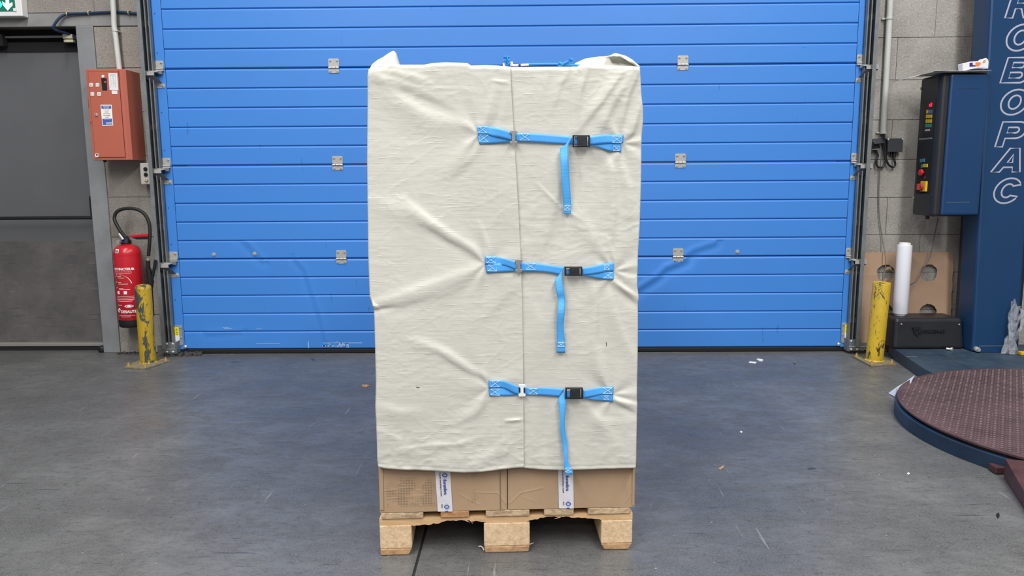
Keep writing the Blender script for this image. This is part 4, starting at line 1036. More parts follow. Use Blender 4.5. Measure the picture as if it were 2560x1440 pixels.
# papers and parcel pouch on the cabinet
ztop = cz1_
pg = MB(); rows = []
ed = [(2284, 193), (2305, 186), (2330, 181), (2350, 178.5), (2380, 177.5), (2420, 178), (2478, 180)]
for k in range(4):
    rows.append([W(x, y, CYF-.03)+Vector((0, .27*k/3, (.002 if k else 0)+0)) for x, y in ed])
for r_ in rows:
    for p in r_:
        if p.x > xs0: p.z = max(p.z, ztop+.004)
ps = tag(obj('paper_sheet', MB().grid(rows), 'greypaper', smooth=True, thick=.0015), 'limp grey paper sheet lying across the top of the control cabinet', 'paper')
rows = []
ed = [(2335, 181.5), (2352, 179), (2380, 177.8), (2420, 178.6), (2460, 180), (2479, 180)]
for k in range(3): rows.append([Vector((p.x, CYF-.045+.2*k/2, ztop+.011+.002*math.sin(i*1.7))) for i, p in enumerate([W(x, y, CYF-.04) for x, y in ed])])
tag(obj('paper_sheet', MB().grid(rows), 'paper', smooth=True, thick=.0015), 'white paper sheet on top of the grey one on the control cabinet', 'paper')
pq = empty('parcel_pouch', (2.62, 4.7, ztop+.012), 'small crumpled white pouch with blue and orange print on the control cabinet', 'pouch')
Yp = 4.665
out = [(2406, 156), (2425, 151.5), (2455, 149.5), (2460, 144), (2466, 142), (2471, 146), (2472.5, 152), (2471, 169), (2458, 166.5), (2446, 167), (2430, 170), (2412, 174), (2408, 173)]
yb_ = [W(x, y, Yp) for x, y in out]; dz = (ztop+.0125)-min(p.z for p in yb_)
for p in yb_: p.z += dz
pm = MB().prism(yb_, (0, .05, .0)); obj('pouch_body', pm, 'paper', pq, bev=.003)
def pr4(pts, mat, nm):
    v = [W(x, y, Yp-.0012) for x, y in pts]
    for p in v: p.z += dz
    obj(nm, MB().prism(v, (0, -.0005, 0)), mat, pq)
pr4([(2424, 154.5), (2432, 154), (2432, 160), (2439, 161), (2439, 163), (2424, 164)], 'purple', 'blue_print')
pr4([(2439, 153.2), (2450, 153), (2453, 156), (2448, 162), (2439, 163)], 'orange', 'orange_print')
pr4([(2457, 150.5), (2464, 146), (2464, 152), (2457, 155)], P('tan_print', rgb(200, 160, 90), .6), 'tan_print')

# crumpled plastic
def crumple(name, pts, label, mat, seed, thick=.0008, amp=.008, n=14):
    random.seed(seed); rows = []
    (a, b, c, d) = [Vector(p) for p in pts]
    for i in range(n+1):
        row = []
        for j in range(n+1):
            u, v = j/n, i/n; p = a.lerp(b, u).lerp(d.lerp(c, u), v)
            row.append(p+Vector((random.uniform(-amp, amp)*.5, random.uniform(-amp, amp), random.uniform(-amp, amp)*.5)))
        rows.append(row)
    for row in rows:
        for p in row: p.z = max(p.z, .0015)
    return tag(obj(name, MB().grid(rows), mat, smooth=False, thick=thick), label, 'plastic')
A0 = F(2290, 939, .075); B0 = F(2221, 982, .004)
mid = F(2262, 952, .05)
fm = MB(); p1, p2, p3, p4, p5 = F(2287, 938, .094), F(2262, 956, .075), F(2221, 983, .003), F(2238, 992, .004), F(2244, 976, .05)
fm.add([p1, p2, p3, p4, p5, F(2277, 957, .088), F(2243, 967, .05)], [(0, 1, 5), (1, 6, 5), (6, 4, 5), (1, 2, 6), (2, 3, 6), (3, 4, 6)])
tag(obj('plastic_scrap', fm, P('pale_film_scrap', rgb(206, 212, 228), .3), thick=.0012), 'folded pale plastic scrap leaning on the turntable rim', 'plastic')
cw = MB(); random.seed(5)
for k in range(6):
    rows = []; x0 = W(2533+3.0*k, 800, 4.66).x; 
    for i in range(12):
        t = i/11; z = BZ+.003+.34*t*(1-.04*k); sp_ = .016*(1.25-.75*t)
        cx_ = x0+.02*math.sin(3*t+k)-(.035*(1-t)*(1 if k < 3 else .2)); cy_ = 4.66+.014*math.sin(7*t+1.3*k)
        rows.append([(cx_-sp_+random.uniform(-.003, .003), cy_+random.uniform(-.008, .008), z), (cx_+random.uniform(-.004, .004), cy_-.012+random.uniform(-.006, .006), z+.002), (cx_+sp_+random.uniform(-.003, .003), cy_+random.uniform(-.008, .008), z)])
    cw.grid(rows)
tag(obj('film_bundle', cw, 'clear', thick=.0006), 'crumpled bundle of clear stretch film beside the foot of the machine column', 'plastic')
q = F(2556, 888, BZ); tag(obj('yellow_block', MB().box(q.x-.012, q.x+.1, q.y-.01, q.y+.03, BZ+.001, BZ+.02), 'swyel', bev=.003), 'small yellow block on the machine base at the film bundle', 'block')

# litter on the floor
def flat(name, px, label, mat, cat, h=.002):
    pts = [F(x, y, .0008) for x, y in px]; return tag(obj(name, MB().prism(pts, (0, 0, h)), mat), label, cat)
flat('dry_leaf', [(903, 964), (908, 962), (911, 963.5), (916, 961.5), (919, 964), (924, 965), (918, 967), (916, 970), (911, 967.5), (906, 968), (908, 966)], 'small dry leaf on the floor left of the covered pallet', P('dry_leaf', rgb(176, 132, 92), .8), 'leaf', .003)
flat('paper_scrap', [(1874, 904), (1892, 905.5), (1889, 909), (1872, 907)], 'flat white paper scrap on the floor, the squarer of two near the blue door', 'paper', 'paper')
flat('paper_scrap', [(1891, 899), (1896, 897.5), (1903, 899), (1909, 901), (1904, 904), (1897, 902.5)], 'crinkled white paper scrap just behind the squarer one near the blue door', 'paper', 'paper', .004)
flat('wood_chip', [(1796, 1173), (1807, 1165.5), (1811, 1166), (1808, 1170), (1800, 1175)], 'tan wood chip on the floor right of the covered pallet', 'kraft', 'chip', .003)
flat('floor_stub', [(1983, 908), (1987, 904), (1990, 908), (1987, 911)], 'tiny metal stub on the floor near the right post', 'cablegrey', 'debris', .006)
for (px, py, lab) in ((1853, 1080, 'largest white speck on the floor right of the pallet'), (2271, 1184, 'white speck on the floor in front of the turntable rim')):
    flat('paper_speck', [(px-4, py), (px, py-2.5), (px+4, py), (px, py+3)], lab, 'paper', 'paper', .0015)
flat('grit_speck', [(2490, 1287), (2497, 1283), (2499, 1290), (2495, 1297), (2492, 1293)], 'black grit flake on the floor left of the red ramp', 'black', 'debris', .003)
random.seed(11)
gm_ = MB()
for i in range(90):
    x, y = random.uniform(1600, 2540), random.uniform(960, 1430)
    p = F(x, y, .0006); r = random.uniform(.0008, .0026)
    if (p.x-TC[0])**2+(p.y-TC[1])**2 < .95**2 or (p.x > 1.7 and p.y < 2.9): continue
    gm_.prism([(p.x-r, p.y, .0006), (p.x, p.y-r, .0006), (p.x+r*1.4, p.y, .0006), (p.x, p.y+r, .0006)], (0, 0, .001))
for i in range(40):
    x, y = random.uniform(10, 930), random.uniform(960, 1430); p = F(x, y, .0006); r = random.uniform(.0008, .0022)
    gm_.prism([(p.x-r, p.y, .0006), (p.x, p.y-r, .0006), (p.x+r*1.4, p.y, .0006), (p.x, p.y+r, .0006)], (0, 0, .001))
tag(obj('floor_crumbs', gm_, P('pale_crumb', rgb(160, 158, 152), .8)), 'scattered pale crumbs across the concrete floor', 'crumbs', kind='stuff')

# ------------------------------------------------------------------ pallet
PX, PY, PR = -.0522, 2.2995, .0506
PT = Matrix.Translation((PX, PY, 0)) @ Matrix.Rotation(PR, 4, 'Z')
pal = empty('wooden_pallet', (PX, PY+.6, 0), 'worn wooden pallet with chipboard blocks under the wrapped load', 'pallet')
for (a, b) in ((-.4, -.3), (-.0725, .0725), (.3, .4)):
    c = .004 if a > -.1 and b < .1 else .011
    mb = MB(); x0, x1 = a, b
    mb.prism([(x0+c*(a > -.1), 0, 0.001), (x1-c*(b < .1 or True), 0, .001), (x1, 0, .022), (x0, 0, .022)], (0, 1.2, 0), PT) if a > -.1 else mb.prism([(x0, 0, .001), (x1-c, 0, .001), (x1, 0, .022), (x0, 0, .022)], (0, 1.2, 0), PT)
    obj('bottom_board', mb, 'skid', pal, bev=.003)
for bx in ((-.4, -.3), (-.0725, .0725), (.3, .4)):
    for by in ((.0, .145) , (.5275, .6725), (1.055, 1.2)):
        obj('block', MB().box(bx[0], bx[1], by[0]+.001, by[1], .0222, .0998, PT), 'chip', pal, bev=.003)
random.seed(3)
def stringer(y0, y1, rough):
    n = 90; xs = [-.4+.8*i/n for i in range(n+1)]; front = []
    for x in xs:
        zlow = .1002
        if rough:
            for (c, w_, d) in ((-.16, .09, .011), (.19, .10, .013), (.12, .05, .006)):
                zlow += d*math.exp(-((x-c)/w_)**2)
            if -.3 < x < -.08 or .09 < x < .29: zlow += random.uniform(-.0025, .0025)
            if -.3 < x < -.2: zlow -= .004
            zlow = min(zlow, .118) if not (-.07 < x < .07) else .1002
            if abs(x) > .3: zlow = .1002
        front.append(zlow)
    mb = MB(); b = []
    rows = []
    for k, (yy_, f) in enumerate(((y0, 1), (y0+.02, .6), (y0+.05, 0), (y1, 0))):
        rows.append([PT @ Vector((x, yy_, .1002+(zl-.1002)*f)) for x, zl in zip(xs, front)])
    mb.grid(rows); mb.grid([[PT @ Vector((x, y0, .1218)) for x in xs], rows[0]]); mb.grid([[PT @ Vector((x, yy_, .1218)) for x in xs] for yy_ in (y0, y1)])
    mb.grid([rows[-1], [PT @ Vector((x, y1, .1218)) for x in xs]])
    for e in (0, -1): mb.add([rows[0][e], rows[-1][e], PT @ Vector((xs[e], y1, .1218)), PT @ Vector((xs[e], y0, .1218))], [(0, 1, 2, 3)])
    return mb
for i, (a, b) in enumerate(((.003, .148), (.5275, .6725), (1.052, 1.197))):
    obj('stringer_board', stringer(a, b, i == 0), 'pine', pal, label='front stringer board with splintered lower edge' if i == 0 else None)
for (a, b, mt) in ((-.392, -.262, 'pine_end'), (-.208, -.118, 'pine_end2'), (-.066, .072, 'pine_end'), (.118, .212, 'pine_end'), (.257, .392, 'pine_end')):
    obj('deck_board', MB().box(a, b, -.002, 1.2, .1222, .144, PT), mt, pal, bev=.003)
spl = MB()
for (x, z, dx, dz) in ((-.13, .112, .014, -.004), (-.115, .112, .008, -.008), (.22, .116, .022, -.002), (.17, .116, -.02, -.003)):
    spl.cyl(PT @ Vector((x, -.001, z)), PT @ Vector((x+dx, -.006, z+dz)), .0016, 5, .0003)
obj('splinter', spl, 'pine', pal, label='pale wood splinters')
p = F(1200, 1372, .002); q = PT @ Vector((.075, -.004, .02))
tag(obj('fibre_tuft', MB().tube([F(1197, 1366, .004), F(1203, 1366, .007), F(1208, 1371, .006), F(1210, 1376, .003)], .0022, 6, res=4), 'paper', smooth=True), 'wisp of white plastic beside the middle pallet block', 'debris')
tag(obj('straw', MB().tube([F(1324, 1361, .012), F(1334, 1357, .014)], .0011, 5), 'paper'), 'tiny white sliver at the right side of the middle pallet block', 'debris')

# ------------------------------------------------------------------ cartons
def front_y(x): return PY-.03+.0506*(x-PX)
def wall_front(px, py, off=0.0):
    # point on the tilted front plane of the load
    d = ray(px, py); n = Vector((-.0506, 1, 0)); o = Vector((PX, PY-.030-off, 0)); o_c = Vector((0, 0, CAMH))
    t = (o-o_c).dot(n)/d.dot(n); return o_c+d*t
def carton(px0, px1, mat, label, tape_px, creases):
    zb, zt = .1455, .36
    a = wall_front(px0, 1225, -.028); b = wall_front(px1, 1225, -.028)
    root = empty('carton', ((a.x+b.x)/2, a.y+.59, zb), label, 'box', 'cartons at the bottom of the pallet load')
    u = (b-a); u.z = 0; L = u.length; u.normalize(); v = Vector((-u.y, u.x, 0))
    nx, nz = 110, 60; rows = []
    for j in range(nz+1):
        row = []
        for i in range(nx+1):
            x = L*i/nx; z = zb+(zt-zb)*j/nz; h = 0
            for (x0, z0, x1, z1, w_, am) in creases:
                dx, dz = x1-x0, z1-z0; t = max(0, min(1, ((x-x0)*dx+(z-z0)*dz)/(dx*dx+dz*dz))); d = math.hypot(x-x0-t*dx, z-z0-t*dz); h += .5*am*math.exp(-(d/(w_*.75))**2)
            h += .0015*mnoise.noise(Vector((x*9, z*9, px0)))
            e = min(x, L-x)/.006
            if e < 1: h -= .003*(1-e)
            row.append(Vector((a.x, a.y, 0))+u*x-v*h+Vector((0, 0, z)))
        rows.append(row)
    mb = MB(); mb.grid(rows)
    D = 1.185
    bot = [rows[0][0], rows[0][-1], rows[0][-1]+v*D, rows[0][0]+v*D]; top = [rows[-1][0], rows[-1][-1], rows[-1][-1]+v*D, rows[-1][0]+v*D]
    for i, j in ((1, 2), (2, 3), (3, 0)): mb.add([bot[i], bot[j], top[j], top[i]], [(0, 1, 2, 3)])
    mb.add(top, [(0, 1, 2, 3)]); mb.add(bot, [(3, 2, 1, 0)])
    obj('carton_body', mb, mat, root, smooth=False)
    O = Vector((a.x, a.y, 0))
    def tp_(px, py, off=.0026): return wall_front(px, py, -.028+off)
    q = [tp_(*p) for p in tape_px]
    tp = obj('tape_strip', MB().grid([[q[0].lerp(q[3], k/6)+(-v*(.0008*math.sin(k*2.1))) for k in range(7)], [q[1].lerp(q[2], k/6) for k in range(7)]]), 'tape', root, thick=.0005, label='white printed tape')
    dn = (q[3]-q[0]).normalized(); ac = (q[1]-q[0]).normalized()
    def at(uu, vv): return q[0]+(q[1]-q[0])*uu+(q[3]-q[0])*vv-v*.0022
    return root, tp, at, dn, ac, u, v, O
c1 = carton(947.5, 1267.5, 'carton1', 'smeared brown carton on the left of the pallet, below the cover',
            [(1086, 1150), (1124, 1150), (1131.5, 1279), (1094.5, 1279)],
            [(.005, .215, .09, .225, .003, .0018), (.02, .19, .14, .20, .003, .0015), (.10, .18, .13, .165, .004, .0016), (.25, .20, .31, .165, .0035, .0015), (.06, .24, .15, .205, .0035, .0016), (.30, .205, .37, .202, .003, .0018), (.37, .202, .395, .165, .004, .0024), (.335, .15, .335, .36, .0015, -.0025)])
c2 = carton(1269.5, 1587.5, 'carton2', 'cleaner brown carton on the right of the pallet, below the cover',
            [(1394.5, 1150), (1432.5, 1150), (1434.5, 1271), (1397.5, 1271)],
            [(.005, .165, .04, .20, .0035, .002), (.04, .20, .11, .215, .0035, .002), (.37, .16, .395, .20, .003, .0014), (.05, .185, .09, .17, .003, .0012)])
obj('flap_edge', MB().add([wall_front(1249.5, 1160, -.024), wall_front(1251, 1160, -.024), wall_front(1252, 1274, -.024), wall_front(1250.5, 1274, -.024)], [(0, 1, 2, 3)]), P('flap_shadow', rgb(120, 92, 68), .8), c1[0])
obj('corner_flap', MB().prism([wall_front(948, 1165, -.0245), wall_front(957, 1165, -.0245), wall_front(959, 1275, -.0245), wall_front(950, 1275, -.0245)], (0, .002, 0)), 'carton2', c1[0])
obj('corner_flap', MB().prism([wall_front(1581.5, 1165, -.0245), wall_front(1586, 1165, -.0245), wall_front(1585, 1262, -.0245), wall_front(1580.5, 1262, -.0245)], (0, .002, 0)), 'carton2', c2[0])
for (root, tp, at, dn, ac, u, v, O), (L0, L1) in ((c1, (.29, 1.09)), (c2, (.24, .96))):
    ln = (at(0, 1)-at(0, 0)).length
    for k in (0, 1):
        v0 = L0+k*(.61 if root is c1[0] else .66)
        # emblem
        mb = MB(); c = at(.62, v0); mb.tube([c+ac*(.0072*math.cos(t))+dn*(.0045*math.sin(t)) for t in [2*math.pi*i/18 for i in range(18)]], .0013, 6, closed=True, flat=.2)
        obj('emblem', mb, 'inkblue', tp)
        mb = MB(); 
        for s_ in (-1, 1): mb.tube([c+dn*(s_*.0065)+ac*(.004*math.cos(t))+dn*(s_*.0035*math.sin(t)) for t in [math.pi*i/6 for i in range(7)]], .0006, 5, flat=.2)
        obj('emblem_arc', mb, P('pale_blue_ink', rgb(130, 160, 210), .7), tp)
        t_in = v0+.08
        if k == 0:
            text('tape_lettering', 'forankra', .0142, 'inkblue', tp, at(.50, t_in), xd=dn, yd=ac, bold=.022, ext=.0002, sx=1.02)
            text('tape_lettering', 'Secures everything in transit', .0066, 'ink', tp, at(.27, v0-.05), xd=dn, yd=ac, bold=.01, ext=.0002, sx=1.02)
        else:
            text('tape_lettering', 'f', .0142, 'inkblue', tp, at(.50, t_in), xd=dn, yd=ac, bold=.022, ext=.0002)
            text('tape_lettering', 'Secu', .0066, 'ink', tp, at(.27, v0-.05), xd=dn, yd=ac, bold=.01, ext=.0002)

# ------------------------------------------------------------------ pallet cover
def interp(tab, y):
    return np.interp(y, [t[0] for t in tab], [t[1] for t in tab])
LEFT = [(165, 924), (178, 921), (230, 920.5), (330, 919.5), (400, 919), (520, 920.5), (640, 922), (700, 924), (744, 925.5), (752, 929), (768, 935), (800, 937), (900, 939.5), (960, 941), (1005, 940), (1020, 939.5), (1050, 941), (1100, 943), (1158, 944), (1180, 947)]
RIGHT = [(150, 1594), (165, 1597), (190, 1600), (240, 1603), (270, 1606.5), (300, 1607), (340, 1603), (420, 1602), (450, 1602), (520, 1599.5), (560, 1598.5), (640, 1594), (715, 1592), (732, 1594.5), (745, 1595.5), (760, 1594), (850, 1594), (1000, 1591.5), (1012, 1592.5), (1100, 1590.5), (1150, 1590), (1180, 1588.5)]
SEAM = [(150, 1276), (200, 1277), (300, 1283), (420, 1290), (560, 1298), (640, 1302), (760, 1306), (900, 1308), (1180, 1310)]
TOPL = [(915, 180), (925, 174), (945, 168), (975, 157), (985, 159), (1000, 161), (1030, 161), (1060, 161), (1080, 157), (1110, 155), (1150, 156), (1168, 157), (1177, 163), (1215, 162), (1240, 163), (1277, 166)]
TOPR = [(1277, 167), (1340, 166), (1400, 166), (1440, 167), (1452, 161), (1470, 160), (1500, 163), (1550, 164), (1590, 166), (1612, 172)]
BOTL = [(915, 1160), (943, 1166), (960, 1170), (1000, 1173), (1100, 1177), (1160, 1180.5), (1200, 1179), (1250, 1173), (1290, 1168), (1312, 1166)]
BOTR = [(1270, 1168), (1312, 1170), (1350, 1173), (1400, 1174.5), (1480, 1172), (1590, 1169), (1612, 1168)]
_perm = np.random.RandomState(4).rand(256, 256)
def vn(x, y, s):
    x = x+s*17.31; y = y+s*9.77; xi = np.floor(x).astype(int); yi = np.floor(y).astype(int); fx = x-xi; fy = y-yi
    fx = fx*fx*(3-2*fx); fy = fy*fy*(3-2*fy); g = lambda a, b: _perm[a % 256, b % 256]
    return (g(xi, yi)*(1-fx)+g(xi+1, yi)*fx)*(1-fy)+(g(xi, yi+1)*(1-fx)+g(xi+1, yi+1)*fx)*fy
def rid(x, y, s): return 1-np.abs(2*vn(x, y, s)-1)
def fold(px, py, pts, w_, amp, side_=0.0):
    best = np.full(px.shape, 1e9); sg = np.zeros(px.shape); tt_ = np.zeros(px.shape)
    n = len(pts)-1
    for k, ((x0, y0), (x1, y1)) in enumerate(zip(pts[:-1], pts[1:])):
        dx, dy = x1-x0, y1-y0; t = np.clip(((px-x0)*dx+(py-y0)*dy)/(dx*dx+dy*dy), 0, 1)
        d = np.hypot(px-x0-t*dx, py-y0-t*dy); m = d < best
        best = np.where(m, d, best); tt_ = np.where(m, (k+t)/n, tt_)
        sg = np.where(m, np.sign(dx*(py-y0)-dy*(px-x0)), sg)
    taper = .25+.75*np.sin(np.pi*np.clip(tt_*.9+.1, 0, 1))
    ww = w_*(1+side_*sg)
    return amp*np.exp(-(best/ww)**2)*taper
FL = [([(926, 750), (934, 762), (948, 768)], 5, 9), ([(938, 776), (950, 772), (985, 766)], 6, -5),  # folds of the left flap (pixels of the photograph), width, height in mm
    ([(930, 178), (990, 182), (1040, 192), (1075, 205)], 11, 3.6), ([(935, 190), (1000, 206), (1060, 226)], 12, 2.6),
    ([(930, 185), (1000, 250), (1080, 300), (1195, 325)], 26, 6.5), ([(960, 215), (1060, 250), (1150, 290)], 16, -3.5),
    ([(1215, 315), (1228, 260), (1240, 200)], 13, 4.5), ([(1240, 330), (1262, 280), (1272, 215)], 14, 3),
    ([(1200, 362), (1170, 400), (1120, 440)], 18, 4.5), ([(940, 500), (1020, 530), (1100, 575)], 22, 4.5),
    ([(1010, 500), (1075, 553), (1130, 590), (1218, 642)], 15, 7.0), ([(1060, 568), (1120, 606), (1205, 650)], 11, -4.5),
    ([(1200, 560), (1215, 600), (1228, 640)], 10, 3),
    ([(930, 762), (1000, 742), (1080, 712), (1150, 690), (1215, 678)], 22, 6.5), ([(935, 770), (1010, 770), (1080, 750)], 16, -4),
    ([(1300, 700), (1240, 760), (1180, 820)], 20, 2.6),
    ([(1040, 850), (1120, 885), (1180, 925), (1232, 950)], 16, 6.5), ([(1090, 885), (1160, 930), (1220, 958)], 11, -4),
    ([(1225, 990), (1190, 1030), (1130, 1060)], 15, 3.5), ([(940, 1015), (1000, 1030), (1060, 1028)], 18, 4),
    ([(1000, 1122), (1080, 1112), (1140, 1110), (1200, 1090)], 7, 3.4), ([(945, 1075), (1000, 1100), (1005, 1150)], 12, 2.6),
    ([(1180, 1160), (1240, 1130), (1300, 1060)], 14, 2.8), ([(1265, 1050), (1310, 1046)], 4, 5.0), ([(1252, 990), (1250, 1080), (1252, 1170)], 6, 2.2), ([(1230, 200), (1250, 204), (1275, 207)], 4, 3)]
FR = [
    ([(1596, 172), (1568, 240), (1545, 335)], 12, 8.5), ([(1580, 175), (1530, 260), (1490, 345)], 18, 9.5), ([(1555, 178), (1505, 250), (1440, 330)], 14, 8),
    ([(1470, 170), (1450, 230), (1446, 300)], 10, 5), ([(1425, 172), (1400, 215), (1380, 280)], 10, 3.2), ([(1600, 260), (1580, 330), (1560, 350)], 11, 7),
    ([(1415, 375), (1400, 440), (1385, 520), (1365, 600)], 18, 8.5), ([(1440, 380), (1445, 450), (1430, 540)], 14, -7),
    ([(1505, 372), (1530, 430), (1535, 520), (1528, 600)], 14, 8.0), ([(1545, 385), (1572, 470), (1580, 560)], 13, 6.5),
    ([(1345, 460), (1400, 515), (1470, 560)], 5, 2.6), ([(1455, 540), (1480, 600), (1475, 650)], 20, 4.5), ([(1520, 600), (1530, 640), (1535, 655)], 10, 4),
    ([(1530, 700), (1560, 722), (1594, 744)], 9, 9), ([(1535, 712), (1568, 742), (1592, 765)], 10, -6), ([(1480, 690), (1490, 760), (1486, 850), (1500, 940)], 13, 7),
    ([(1512, 700), (1530, 770), (1560, 850), (1585, 900)], 17, 5.0), ([(1396, 720), (1385, 800), (1388, 900)], 20, 4.5), ([(1310, 720), (1345, 800), (1350, 900)], 22, 3),
    ([(1532, 996), (1562, 1004), (1592, 1012)], 8, 8), ([(1534, 1006), (1566, 1024), (1590, 1036)], 9, -5), ([(1500, 880), (1510, 930), (1520, 960)], 14, 4.5),
    ([(1405, 1010), (1396, 1080), (1392, 1160)], 16, 8.0), ([(1370, 1030), (1362, 1090), (1365, 1150)], 14, -4), ([(1470, 1020), (1520, 1080), (1560, 1140)], 24, 5),
    ([(1460, 1010), (1500, 1050), (1580, 1060)], 14, 3), ([(1330, 1000), (1335, 1080), (1330, 1160)], 22, 3.5)]
ANCH = [(1196, 337, 1, 5, .3), (1214, 660, 1, 6, 1.7), (1222, 968, 1, 5, 2.6), (1556, 358, 0, 6, .9), (1534, 677, 0, 7, 2.2), (1531, 985, 0, 6, .2)]
def hfun(px, py, flap):
    px = np.asarray(px, float); py = np.asarray(py, float); h = np.zeros(np.broadcast(px, py).shape)
    for pts, w_, am in (FL if flap else FR): h = h+fold(px, py, pts, w_, am*.00085, .35)
    for ax, ay, side_, k, ph in ANCH:
        if bool(side_) != bool(flap): continue
        r = np.hypot(px-ax, py-ay)+1e-6; th = np.arctan2(py-ay, px-ax)
        h = h+.0026*np.exp(-r/95)*np.clip(r/30, 0, 1)*np.cos(k*th+ph+.8*np.sin(3*th))
    wx = px+14*vn(px/60, py/60, 3); wy = py+14*vn(px/60, py/60, 5)
    s = 1 if flap else 2
    low = np.clip((py-1030)/120, 0, 1)*(1.0 if flap else .45)+np.clip((330-py)/150, 0, 1)*.4+(.35 if not flap else .0)*np.exp(-((py-560)/90)**2)
    h = h+.0018*(vn(wx/120, wy/95, s)-.5)+.0012*(.35+low)*np.clip(rid((wx*.8+wy*.5)/70, (wy*.9-wx*.45)/30, s+15)-.80, 0, 1)*4.0*vn(wx/90, wy/90, s+40)+.0008*np.clip(rid((wx*.8-wy*.5)/75, (wy*.9+wx*.5)/32, s+17)-.82, 0, 1)*4.5*vn(wx/80, wy/90, s+43)
    h = h+.0017*(.35+1.1*low)*(rid(wx/52, wy/34, s+4)-.5)+.0010*(.30+1.6*low)*(rid(wx/26, wy/15, s+7)-.5)
    h = h+.00055*np.clip(rid(px/30, py/6.2, s+9)-.6, 0, 1)*2.2*np.clip(vn(px/60, py/40, s+30)*2-.6, 0, 1)+.0006*low*(rid(wx/12, wy/11, s+12)-.5)
    # hem
    bt = interp([(a, b) for a, b in (BOTL if flap else BOTR)], px)
    h = h-.0012*np.exp(-((py-(bt-9))/1.6)**2)
    return h
cov = empty('pallet_cover', (PX, PY+.6, .3), 'tall pale woven cover wrapped round the pallet load and closed with three blue straps', 'cover')
def cover_front(px, py, flap, lift):
    # pixels -> point on the front of the cover
    h = hfun(px, py, flap)
    n = np.array([-.0506, 1, 0]); o = np.array([PX, PY-.030, 0]); oc = np.array([0, 0, CAMH])
    AFn, ARn, AUn = np.array(AF), np.array(AR), np.array(AU)
    d = AFn[None, None]+ARn[None, None]*((px-1280)/FPX)[..., None]-AUn[None, None]*((py-720)/FPX)[..., None]
    t = ((o-oc)@n)/(d@n); Pn = oc+d*t[..., None]
    Pn[..., 1] -= h+lift
    return Pn
def sheet(flap):
    ns = 150 if flap else 150; nt_ = 360
    s = np.linspace(0, 1, ns); t = np.linspace(0, 1, nt_)
    S, T_ = np.meshgrid(s, t)
    # first pass for x (edges depend on y)
    ya = 165+(1172-165)*T_
    if flap: x0 = interp(LEFT, ya)+3; x1 = interp(SEAM, ya)
    else: x0 = interp(SEAM, ya)-26; x1 = interp(RIGHT, ya)-3
    X = x0+(x1-x0)*S
    if flap: top, bot = interp(TOPL, X), interp(BOTL, X)
    else: top, bot = np.where(X < 1277, 168, interp(TOPR, X)), interp(BOTR, X)
    Y = top+(bot-top)*T_
    lift = np.zeros(X.shape)
    if flap: lift = .0022+.0020*np.clip((X-(x1-70))/70, 0, 1)
    else: lift = np.where(X < x0+30, -.001, 0)+.0035*np.clip((X-1340)/250, 0, 1)
    # pull straight at the top lip: round it over
    e = np.clip(1-(Y-top)/9, 0, 1)
    Pn = cover_front(X, Y, flap, lift)
    Pn[..., 1] += .012*e**2
    # corner rounding at the outer edges
    return Pn, X, Y
PL, XLg, YLg = sheet(True); PRt, XRg, YRg = sheet(False)
DEP = 1.215
def side_strip(edge, sgn, n=46):
    # edge: (rows,3) outer edge of a front sheet -> strip going back along the side
    rows = edge.shape[0]; kk = np.exp(-(np.arange(-60, 61)/25.)**2); kk /= kk.sum(); esm = edge.copy(); esm[:, :2] = np.stack([np.convolve(np.pad(edge[:, c], 60, 'edge'), kk, 'valid') for c in (0, 1)], 1); out = np.zeros((rows, n, 3)); dirv = np.array([-.0506, 1, 0]); outv = np.array([sgn, .0506*sgn, 0.])
    for j in range(n):
        t = j/(n-1); r = .012
        if j < 6:
            a = (j+1)/6*math.pi/2; off = outv*(r*math.sin(a))*.45+dirv*(r*(1-math.cos(a)))
        else: off = outv*r*.45+dirv*(r+(DEP-2*r)*((j-5)/(n-6)))
        wq = min(1, max(0, (j-5)/10)); base = edge*(1-wq)+esm*wq+off
        z = edge[:, 2]
        if j >= 6:
            k = (vn(np.full(rows, j*.55), z*9, 21+sgn)-.5)*.012+(rid(np.full(rows, j*1.3), z*22, 25+sgn)-.5)*.004
            k *= min(1, (j-5)/4)
            base = base+outv*(np.where(k > 0, k*.9, k*.12)+.0015+.009*min(1, (j-5)/6))[:, None]
        out[:, j] = base
    return out
LS = side_strip(PL[:, 0], -1); RS = side_strip(PRt[:, -1], 1)
zt_l, zt_r = LS[0, :, 2].copy(), RS[0, :, 2].copy()
for S_ in (LS, RS):
    for j in range(S_.shape[1]): S_[:, j, 2] = S_[:, j, 2].min()+(S_[:, j, 2]-S_[:, j, 2].min())*(1 if j < 5 else ((S_[:, j, 2].max()-S_[:, j, 2].min()-.012)/(S_[:, j, 2].max()-S_[:, j, 2].min())))
def arr_mesh(name, arrs, mat, parent, thick=0):
    V = []; Fc = []; b = 0
    for A_ in arrs:
        r, c = A_.shape[:2]; V.append(A_.reshape(-1, 3)); idx = np.arange(r*c).reshape(r, c)+b
        Fc.append(np.stack([idx[:-1, :-1], idx[1:, :-1], idx[1:, 1:], idx[:-1, 1:]], -1).reshape(-1, 4)); b += r*c
    V = np.concatenate(V); Fc = np.concatenate(Fc); me = bpy.data.meshes.new(name)
    me.vertices.add(len(V)); me.vertices.foreach_set('co', V.astype(np.float32).ravel())
    me.loops.add(len(Fc)*4); me.loops.foreach_set('vertex_index', Fc.astype(np.int32).ravel())
    me.polygons.add(len(Fc)); me.polygons.foreach_set('loop_start', np.arange(0, len(Fc)*4, 4, dtype=np.int32)); me.polygons.foreach_set('loop_total', np.full(len(Fc), 4, dtype=np.int32))
    me.update(calc_edges=True); me.validate()
    return link(name, me, M[mat], parent, smooth=True, thick=thick)
def smooth_join(a, b): return a
backL = LS[:, -1]; backR = RS[:, -1]
